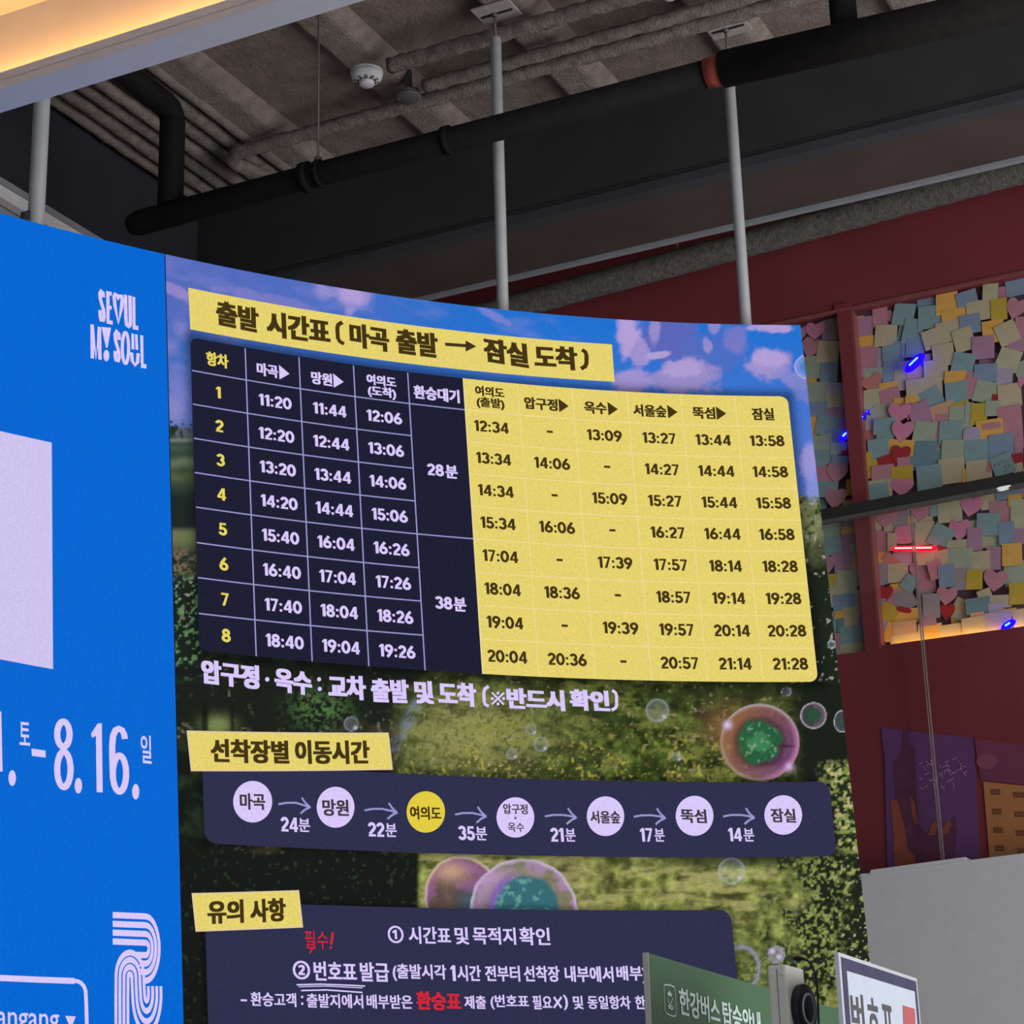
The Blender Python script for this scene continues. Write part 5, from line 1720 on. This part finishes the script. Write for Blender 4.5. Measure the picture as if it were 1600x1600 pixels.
# ---------------------------------------------------------------- rail, glass, sill light and glowing reflections on the note wall
rail = empty('glass_rail', w3(-1.4, RB, ZRAIL_Z(-1.4)), 'dark horizontal rail crossing in front of the note wall', 'rail')
mb = MB()
ra, rb_ = -2.3, -0.55
hz = 0.0185
pts = [(ra, RB), (rb_, RB)]
mb.hexa([w3(ra, RB, ZRAIL_Z(ra) - hz), w3(rb_, RB, ZRAIL_Z(rb_) - hz), w3(rb_, RB + .035, ZRAIL_Z(rb_) - hz), w3(ra, RB + .035, ZRAIL_Z(ra) - hz),
         w3(ra, RB, ZRAIL_Z(ra) + hz), w3(rb_, RB, ZRAIL_Z(rb_) + hz), w3(rb_, RB + .035, ZRAIL_Z(rb_) + hz), w3(ra, RB + .035, ZRAIL_Z(ra) + hz)])
mb.build('bar', M['rail'], rail)
mb = MB()
h2 = hz + 0.010
mb.hexa([w3(ra, RB + .004, ZRAIL_Z(ra) - h2), w3(rb_, RB + .004, ZRAIL_Z(rb_) - h2), w3(rb_, RB + .03, ZRAIL_Z(rb_) - h2), w3(ra, RB + .03, ZRAIL_Z(ra) - h2),
         w3(ra, RB + .004, ZRAIL_Z(ra) - hz), w3(rb_, RB + .004, ZRAIL_Z(rb_) - hz), w3(rb_, RB + .03, ZRAIL_Z(rb_) - hz), w3(ra, RB + .03, ZRAIL_Z(ra) - hz)])
tag(mb.build('glazing_channel', M['rail_edge'], rail), 'grey glazing channel')
for fx in (-2.29, -0.56):
    mb = MB(); mb.tube([w3(fx, RB + .03, ZRAIL_Z(fx)), w3(fx, BW + .002, ZRAIL_Z(fx))], 0.008, 10); mb.build('bracket', M['rail'], rail)
gb_ = RB + 0.012
sa0, sa1 = on_b(1420, 800, gb_), on_b(1475, 1340, gb_)
am = (sa0[0] + sa1[0]) / 2
for nm, a0, a1, lab in (('glass_partition', -2.28, am - 0.0035, 'clear glass pane under the rail, left of the joint'), ('glass_partition', am + 0.0035, -0.57, 'clear glass pane under the rail, right of the joint')):
    t = empty(nm, w3((a0 + a1) / 2, gb_ + .005, 2.0), lab, 'glass pane', 'glass panes under the rail')
    zt0, zt1 = ZRAIL_Z(a0) - hz - .0115, ZRAIL_Z(a1) - hz - .0115
    mb = MB(); mb.hexa([w3(a0 + .0012, gb_, 0.0), w3(a1 - .0012, gb_, 0.0), w3(a1 - .0012, gb_ + .010, 0.0), w3(a0 + .0012, gb_ + .010, 0.0), w3(a0 + .0012, gb_, zt0), w3(a1 - .0012, gb_, zt1), w3(a1 - .0012, gb_ + .010, zt1), w3(a0 + .0012, gb_ + .010, zt0)])
    mb.build('pane', M['glass'], t)
    ae = a1 if a1 < -1.2 else a0
    mb = MB(); mb.box(ae - .0012, ae + .0012, gb_ - .0002, gb_ + .0102, 0.0, (zt1 if a1 < -1.2 else zt0)); mb.build('ground_edge', M['glass_edge'], t)

M['neon_blue'] = led('neon_blue', (14, 0, 255), strength=5.0, grain=.02, sample='AUTO')
M['neon_cyan'] = led('neon_cyan_core', (120, 240, 255), strength=1.6, grain=.02)
M['neon_red'] = led('neon_red', (255, 0, 30), strength=3.0, grain=.02, sample='AUTO')
M['neon_pink'] = led('neon_pink_core', (255, 214, 200), strength=1.6, grain=.02)


def reflected_glow(p, q, r, outer, core, label, flat=1.0, group=None):  # string-light reflections built as glowing tubes, the outer tube being their halo
    P, Q = on_b(*p, BW + .012), on_b(*q, BW + .012)
    P, Q = w3(P[0], BW + .012, P[2]), w3(Q[0], BW + .012, Q[2])
    d = (Q - P) / np.linalg.norm(Q - P)
    t = empty('light_stick', (P + Q) / 2, label, 'light', group)
    e = d * r * 1.5
    mb = MB(); mb.tube([P - e, P - e * .6, P, Q, Q + e * .6, Q + e], [r * .2, r * .75, r, r, r * .75, r * .2], 16); mb.build('glow_sleeve', outer, t)
    rc = min(.0032, r * .30)
    s = -BX * (r * 0.92)
    mb = MB(); mb.tube([P + s, P + s + d * .001, Q + s - d * .001, Q + s], [rc * .6, rc, rc, rc * .6], 12); mb.build('core', core, t)
    # added clip from the glowing tube back to the board
    mb = MB(); mb.tube([(P + Q) / 2, (P + Q) / 2 + BX * 0.047], 0.003, 8); mb.build('clip', M['slot'], t)


BL = 'blue light sticks on the note wall'
reflected_glow((1422.5, 573.5), (1436, 560.5), .0165, M['neon_blue'], M['neon_cyan'], 'long blue light stick glowing among the notes above the dark rail', group=BL)
reflected_glow((1318, 683.3), (1323.7, 677.7), .0115, M['neon_blue'], M['neon_cyan'], 'short blue light stick glowing at the left edge of the red post', group=BL)
reflected_glow((1348.4, 652.4), (1349, 651.6), .0062, M['neon_blue'], M['neon_cyan'], 'tiny blue light just right of the red post, lower of two', group=BL)
reflected_glow((1355.4, 644.4), (1356, 643.6), .0062, M['neon_blue'], M['neon_cyan'], 'tiny blue light just right of the red post, upper of two', group=BL)
reflected_glow((1571.5, 979.2), (1579.5, 974), .0120, M['neon_blue'], M['neon_cyan'], 'blue light stick at the sill of the note wall near the right picture edge', group=BL)
reflected_glow((1399, 857.6), (1457.5, 856.6), .0095, M['neon_red'], M['neon_pink'], 'long red light stick glowing below the dark rail')

M['sill_led'] = led('sill_led', (255, 190, 100), strength=20.0, grain=.02, sample='AUTO')
t = empty('sill_light', w3((pa1 - .6) / 2, BW + .03, ZS), 'warm LED strip lying on the sill under the notes', 'light')
mb = MB(); mb.box(pa1 + .035, -0.6, BW + .0125, BW + .024, ZS, ZS + .003); mb.build('channel', M['trim_grey'], t)
mb = MB(); mb.box(pa1 + .037, -0.61, BW + .014, BW + .0225, ZS + .003, ZS + .006); mb.build('diffuser', M['sill_led'], t)

P = on_b(1569, 763, RB + .01)  # small white oval on a stem under the rail
t = empty('spot_lamp', w3(P[0], RB + .014, P[2]), 'small white lamp under the dark rail near the right picture edge', 'lamp')  # a white oval, not certainly a lamp
c = w3(P[0], RB + .010, P[2])
M['lamp_white'] = led('lamp_white', (205, 210, 208), strength=1.0, grain=.02)
V, F = [], []
mb = MB()
prof = [(-.030, .002), (-.024, .006), (-.010, .0085), (.010, .0085), (.024, .006), (.030, .002)]
mb.tube([c + AX * d_ + ZX * (d_ * .08 + abs(d_) * .12) for d_, _ in prof], [r_ for _, r_ in prof], 16)
mb.build('lens', M['lamp_white'], t)
mb = MB(); mb.tube([c + ZX * .004, w3(P[0], RB + .014, ZRAIL_Z(P[0]) - hz - .008)], 0.006, 10); mb.build('stem', M['rail'], t)

# ---------------------------------------------------------------- display reflections on the lower red wall, painted as tilted flat sheets
PB = BW - 0.002
WCH = PlaneChart(w3(0, PB, 0), AL, 1)


def reflection_part(pts, m, name, parent, off):
    mb = MB(); put_poly(mb, WCH, pts, off)
    n = len(pts)
    return mb.build(name, m, parent)


def reflection_board(pts, m):
    uv = WCH.inv(np.array(pts, float)[:, 0], np.array(pts, float)[:, 1])
    mb = MB(); mb.prism(list(WCH.fwd(uv, .004)), BX * .0055)
    return mb.build('sheet', m)


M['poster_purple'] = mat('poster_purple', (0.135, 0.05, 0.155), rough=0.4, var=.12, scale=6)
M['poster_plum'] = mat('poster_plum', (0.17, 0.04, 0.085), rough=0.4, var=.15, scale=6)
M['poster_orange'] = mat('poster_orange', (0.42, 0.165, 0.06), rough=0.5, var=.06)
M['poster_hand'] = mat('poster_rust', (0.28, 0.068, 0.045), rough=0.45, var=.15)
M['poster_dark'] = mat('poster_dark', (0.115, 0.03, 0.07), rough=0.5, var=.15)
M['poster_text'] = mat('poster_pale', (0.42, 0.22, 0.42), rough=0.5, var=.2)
z = lambda x, y: (1300 + x * .1875, 1130 + y * .1875)


def painted_reflection(pts, m, name, label):
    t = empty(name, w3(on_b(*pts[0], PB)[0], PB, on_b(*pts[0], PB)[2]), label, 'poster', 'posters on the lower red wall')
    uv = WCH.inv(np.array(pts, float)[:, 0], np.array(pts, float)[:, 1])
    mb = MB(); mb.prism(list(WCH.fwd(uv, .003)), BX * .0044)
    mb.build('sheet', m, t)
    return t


t = painted_reflection([z(410, 38), z(1178, 122), z(1245, 1330), z(470, 1500), z(440, 300)], M['poster_purple'], 'poster', 'dark purple poster with a hand shape behind the glass')
reflection_part([z(600, 60), z(640, 70), z(650, 190), z(690, 190), z(700, 420), z(720, 830), z(790, 930), z(860, 810), z(905, 830), z(900, 940), z(1000, 800), z(1030, 760), z(1045, 900), z(1000, 1300), z(640, 1400), z(590, 800), z(530, 640), z(520, 330), z(580, 250)], M['poster_dark'], 'hand_shape', t, .0040)
reflection_part([z(490, 650), z(545, 640), z(600, 830), z(640, 1060), z(700, 1110), z(690, 1300), z(530, 1330), z(515, 980)], M['poster_hand'], 'rust_patch', t, .0046)
reflection_part([z(655, 600), z(690, 660), z(715, 830), z(700, 850), z(672, 780)], M['poster_hand'], 'rust_patch', t, .0046)
reflection_part([z(800, 940), z(830, 850), z(862, 815), z(880, 850), z(865, 930)], M['poster_hand'], 'rust_patch', t, .0046)
reflection_part([z(915, 930), z(935, 860), z(975, 805), z(1000, 840), z(975, 915)], M['poster_hand'], 'rust_patch', t, .0046)
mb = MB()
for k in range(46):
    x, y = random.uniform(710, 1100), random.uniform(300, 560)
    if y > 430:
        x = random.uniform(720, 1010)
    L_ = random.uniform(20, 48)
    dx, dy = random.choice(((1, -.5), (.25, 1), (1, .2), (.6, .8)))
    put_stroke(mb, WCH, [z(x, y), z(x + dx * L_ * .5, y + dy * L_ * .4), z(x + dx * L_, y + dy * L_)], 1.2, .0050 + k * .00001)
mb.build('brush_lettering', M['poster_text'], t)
t2 = painted_reflection([z(1186, 124), z(1640, 190), z(1650, 520), z(1240, 474)], M['poster_plum'], 'poster', 'plum poster with a pale round blot, above the orange timetable board')
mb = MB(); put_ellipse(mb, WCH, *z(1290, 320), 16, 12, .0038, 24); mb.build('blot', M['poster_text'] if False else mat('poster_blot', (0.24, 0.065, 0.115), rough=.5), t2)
t3 = painted_reflection([z(1262, 488), z(1660, 528), z(1700, 1290), z(1330, 1310)], M['poster_orange'], 'poster', 'orange timetable board with dark rows of figures behind the glass')
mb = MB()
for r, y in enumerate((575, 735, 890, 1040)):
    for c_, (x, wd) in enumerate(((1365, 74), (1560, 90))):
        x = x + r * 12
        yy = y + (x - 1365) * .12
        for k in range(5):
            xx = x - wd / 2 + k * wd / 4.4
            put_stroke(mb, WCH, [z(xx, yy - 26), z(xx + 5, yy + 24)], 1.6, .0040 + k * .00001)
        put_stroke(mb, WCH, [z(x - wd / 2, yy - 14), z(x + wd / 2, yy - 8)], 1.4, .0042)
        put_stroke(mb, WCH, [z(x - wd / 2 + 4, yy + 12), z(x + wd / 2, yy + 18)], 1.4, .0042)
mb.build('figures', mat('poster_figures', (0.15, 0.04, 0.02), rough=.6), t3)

# ================================================================ SIGNS IN FRONT, BOTTOM OF THE PICTURE
def plane_from(px, py, dist, heading):
    q = ray(px, py)
    P = CAM + q / math.hypot(q[0], q[1]) * dist
    return PlaneChart(P, math.radians(heading), 1)


M['sign_green'] = mat('sign_green', (0.062, 0.145, 0.072), rough=0.45, spec=0.25, var=.05, scale=4)
M['sign_edge'] = mat('sign_edge_grey', (0.42, 0.42, 0.38), rough=.5)
M['sign_print'] = mat('sign_print_pale', (0.62, 0.74, 0.72), rough=.5, var=.03)
M['sign_white'] = mat('sign_white', (0.58, 0.64, 0.76), rough=.35, var=.03)
M['sign_frame'] = mat('sign_frame_clear', (0.56, 0.60, 0.66), rough=.25, spec=.6, var=.04)
M['sign_navy'] = mat('sign_navy', (0.060, 0.060, 0.115), rough=.6, spec=.15, var=.1)
M['sign_ink'] = mat('sign_ink', (0.085, 0.085, 0.09), rough=.6)
M['sign_red'] = mat('sign_red', (0.48, 0.105, 0.12), rough=.45, var=.05)
M['device'] = mat('device_ivory', (0.86, 0.84, 0.74), rough=.5, var=.03)
M['device_dark'] = mat('device_black', (0.012, 0.013, 0.016), rough=.35)
M['device_ring'] = mat('device_ring', (0.55, 0.57, 0.60), rough=.3)

G = plane_from(1014, 1489, 3.0, 70.83)
gs = empty('green_sign', G.fwd(np.array([0.45, 0.0])), 'green guide board with white lettering standing below the display', 'sign')
tl = G.inv(1012.5, 1489.0)
tr = G.inv(1326, 1580)
zt = (tl[1] + G.inv(1300, 1572.6)[1]) / 2
mb = MB()
mb.prism([G.fwd(np.array(p)) for p in ((tl[0], 0.02), (tr[0], 0.02), (tr[0], zt - .002), (tl[0], tl[1]))], -G.n * .007)
mb.build('board', M['sign_green'], gs)
mb = MB()
mb.prism([G.fwd(np.array(p), .0005) for p in ((tl[0] - .003, 0.02), (tl[0] + .0005, 0.02), (tl[0] + .0005, tl[1] + .0006), (tl[0] - .003, tl[1] + .0006))], -G.n * .0082)
mb.build('edge_strip', M['sign_edge'], gs)
for s in (.12, .62):
    mb = MB()
    c = G.fwd(np.array([s, 0.0]), -.0055)
    mb.hexa([c + G.e * x + G.n * y + ZX * zz for zz in (0, .022) for x, y in ((-.025, -.10), (.025, -.10), (.025, .10), (-.025, .10))])
    mb.build('foot', M['sign_edge'], gs)
mb = MB()
put_text(mb, G, '한강버스', (1060, 1564), (1123.5, 1581.5), 41, .03, .0012)
mb.build('lettering', M['sign_print'], gs)
mb = MB()
put_text(mb, G, '탑승안내', (1127.6, 1584), (1187.5, 1601.5), 40, .03, .0012)
mb.build('lettering', M['sign_print'], gs)
mb = MB()
z = lambda x, y: (1010 + x * .125, 1520 + y * .125)
put_stroke(mb, G, [z(228, 148), z(300, 158), z(338, 180), z(352, 215), z(362, 500), z(355, 535), z(335, 545), z(270, 525), z(235, 500), z(224, 470), z(210, 190), z(214, 158)], 2.2, .0012, closed=True)
put_poly(mb, G, [z(252, 258), z(262, 240), z(276, 226), z(292, 245), z(308, 272), z(304, 298), z(258, 284)], .0013)
put_stroke(mb, G, [z(252, 300), z(264, 350), z(285, 405), z(306, 360), z(318, 312)], 2.2, .0013)
put_stroke(mb, G, [z(256, 420), z(272, 408), z(290, 425), z(308, 415), z(326, 430)], 2.0, .0014)
put_stroke(mb, G, [z(264, 446), z(282, 436), z(298, 456), z(322, 450)], 2.4, .0015)
mb.build('emblem', M['sign_print'], gs)

# framed notice at the right
W_ = plane_from(1310, 1487.5, 2.8, 68.4)
ws = empty('framed_sign', W_.fwd(np.array([0.18, 0.0])), 'white framed notice with navy border, black lettering and red block', 'sign')
TLp, TRp, BRp, BLp = (1309.7, 1487.6), (1432.5, 1529), (1446.5, 1640), (1320, 1640)


def strip(pts, d0, d1, m, name, parent):
    uv = W_.inv(np.array(pts, float)[:, 0], np.array(pts, float)[:, 1])
    mb = MB(); mb.prism(list(W_.fwd(uv, d1)), -W_.n * (d1 - d0))
    return mb.build(name, m, parent)


uvc = W_.inv(np.array([1309.7, 1432.5]), np.array([1487.6, 1529.0]))
u0, u1 = uvc[0][0], uvc[1][0]
zt = uvc[:, 1].mean()
zb_ = zt - .52
mb = MB()
mb.prism([W_.fwd(np.array(p)) for p in ((u0, zb_), (u1, zb_), (u1, uvc[1][1]), (u0, uvc[0][1]))], -W_.n * .006)
mb.build('backing', M['sign_frame'], ws)


def inset(d_top, d_side, off, m, name):
    mb = MB()
    P = [(u0 + d_side, zb_ + d_top), (u1 - d_side, zb_ + d_top), (u1 - d_side, uvc[1][1] - d_top), (u0 + d_side, uvc[0][1] - d_top)]
    mb.prism([W_.fwd(np.array(p), off) for p in P], -W_.n * .0008)
    return mb.build(name, m, ws)


hpx = 1 / FPX * 2.75
inset(6.2 * hpx, .013, .0009, M['sign_navy'], 'border')
face = inset(25.5 * hpx, .037, .0018, M['sign_white'], 'sheet')
mb = MB()
put_text(mb, W_, '번', (1328.5, 1590), (1349, 1594), 78, .02, .0024)
put_text(mb, W_, '호', (1354.5, 1597), (1372, 1601), 78, .02, .0024)
put_text(mb, W_, '표', (1377.5, 1606), (1394.5, 1610), 74, .02, .0024)
mb.build('lettering', M['sign_ink'], face)
mb = MB(); put_poly(mb, W_, [(1408.5, 1571), (1427, 1576.5), (1431, 1650), (1411, 1646)], .0024)
tag(mb.build('red_block', M['sign_red'], face), 'red block')
mid_u = (u0 + u1) / 2
for s in (u0 + .06, u1 - .06):
    mb = MB(); c = W_.fwd(np.array([s, 0.0]), -.012)
    mb.tube([c, c + ZX * (zb_ + .15)], .008, 12); mb.build('stand_post', M['sign_edge'], ws)
    mb = MB(); mb.hexa([c + W_.e * x + W_.n * y + ZX * zz for zz in (0, .02) for x, y in ((-.03, -.07), (.03, -.07), (.03, .07), (-.03, .07))])
    mb.build('foot', M['sign_edge'], ws)

# ivory device on a stand, with its black round lens and cable
dd = 2.95
q = ray(1228, 1506)
E0 = CAM + q / math.hypot(q[0], q[1]) * dd
ztop = E0[2]
az = math.atan2(E0[1], E0[0])
fl_ = np.array([math.cos(az + math.radians(66)), math.sin(az + math.radians(66)), 0])   # along the left face, away from the edge
fr_ = np.array([math.cos(az + math.radians(-24)), math.sin(az + math.radians(-24)), 0])     # along the right face
pxm = dd / FPX * 1.05
Lw = 28 * pxm / math.sin(math.radians(66))
Rw = 26 * pxm / math.sin(math.radians(24))
E = np.array([E0[0], E0[1], 0])
t = empty('camera_box', E + (fl_ * Lw + fr_ * Rw) / 2, 'ivory boxy device with a black round lens, standing before the green board', 'device')
zb_ = ztop - .17
mb = MB()
c = [E, E + fr_ * Rw, E + fr_ * Rw + fl_ * Lw, E + fl_ * Lw]
mb.hexa([p + ZX * zb_ for p in c] + [p + ZX * (ztop - (0.004 if i == 1 else 0)) for i, p in enumerate(c)])
body = mb.build('body', M['device'], t, bevel=.004)
nl = np.cross(fl_, ZX)
nl = nl * (1 if nl @ (CAM * np.array([1, 1, 0]) - E) > 0 else -1)
nr = np.cross(fr_, ZX)
nr = nr * (1 if nr @ (CAM * np.array([1, 1, 0]) - E) > 0 else -1)
for s in (.24, .74):        # two small tabs and the seam on the left face
    mb = MB(); p = E + fl_ * Lw * s + ZX * (ztop - .0135)
    mb.hexa([p + fl_ * x + ZX * y + nl * k for k in (-.001, .003) for x, y in ((-.0035, -.0016), (.0035, -.0016), (.0035, .0016), (-.0035, .0016))])
    mb.build('tab', M['device'], body)
mb = MB(); p = E + fl_ * Lw * .5
mb.hexa([p + fl_ * x + ZX * y + nl * k for k in (-.001, .0004) for x, y in ((-.0004, zb_ + .004), (.0004, zb_ + .004), (.0004, ztop - .006), (-.0004, ztop - .006))])
mb.build('seam', M['device_dark'], body)
# shoulder behind the top, and the round lens on the right face
mb = MB()
pc = E + fr_ * (Rw * 1.0) + fl_ * Lw * .5
mb.tube([pc + ZX * (zb_ + .01), pc + ZX * (ztop - .020), pc + ZX * (ztop - .012)], [.013, .013, .008], 18)
mb.build('shoulder', M['device'], t)
lb = E + fr_ * Rw * .66 + ZX * (ztop - .062)
mb = MB(); mb.lathe(lb - nr * .004, nr, [(0, .035), (.011, .036), (.0145, .0345), (.0160, .030)], 40)
lens = tag(mb.build('lens_housing', M['device_dark'], t), 'black round lens')
mb = MB(); mb.lathe(lb + nr * .0115, nr, [(0, .0225), (.0016, .0225), (.0022, .0205)], 40); mb.build('ring', M['device_ring'], lens)
mb = MB(); mb.lathe(lb + nr * .0125, nr, [(0, .0200), (.0018, .0190), (.0028, .010)], 40); mb.build('glass', M['device_dark'], lens)
# cable
dC = 2.93
def at(px, py, d=dC):
    q = ray(px, py)
    return CAM + q / math.hypot(q[0], q[1]) * d
cp_ = [at(1236, 1500.5, 3.0), at(1244, 1497.5), at(1254, 1497.3), at(1262, 1501), at(1269, 1509), at(1274, 1522), at(1277, 1545), at(1278.5, 1575), at(1280, 1640)]
mb = MB(); mb.tube(cp_, [.0034, .0034, .0026, .0018, .0017, .0016, .0016, .0016, .0016], 8); tag(mb.build('cable', M['device_dark'], t), 'black cable')
mb = MB(); c = E + fr_ * Rw * .5 + fl_ * Lw * .5
mb.tube([c, c + ZX * (zb_ + .01)], .010, 14); mb.build('stand_post', M['sign_edge'], t)
mb = MB(); mb.lathe(c, ZX, [(0, .055), (.012, .055), (.018, .02)], 28); mb.build('stand_base', M['sign_edge'], t)
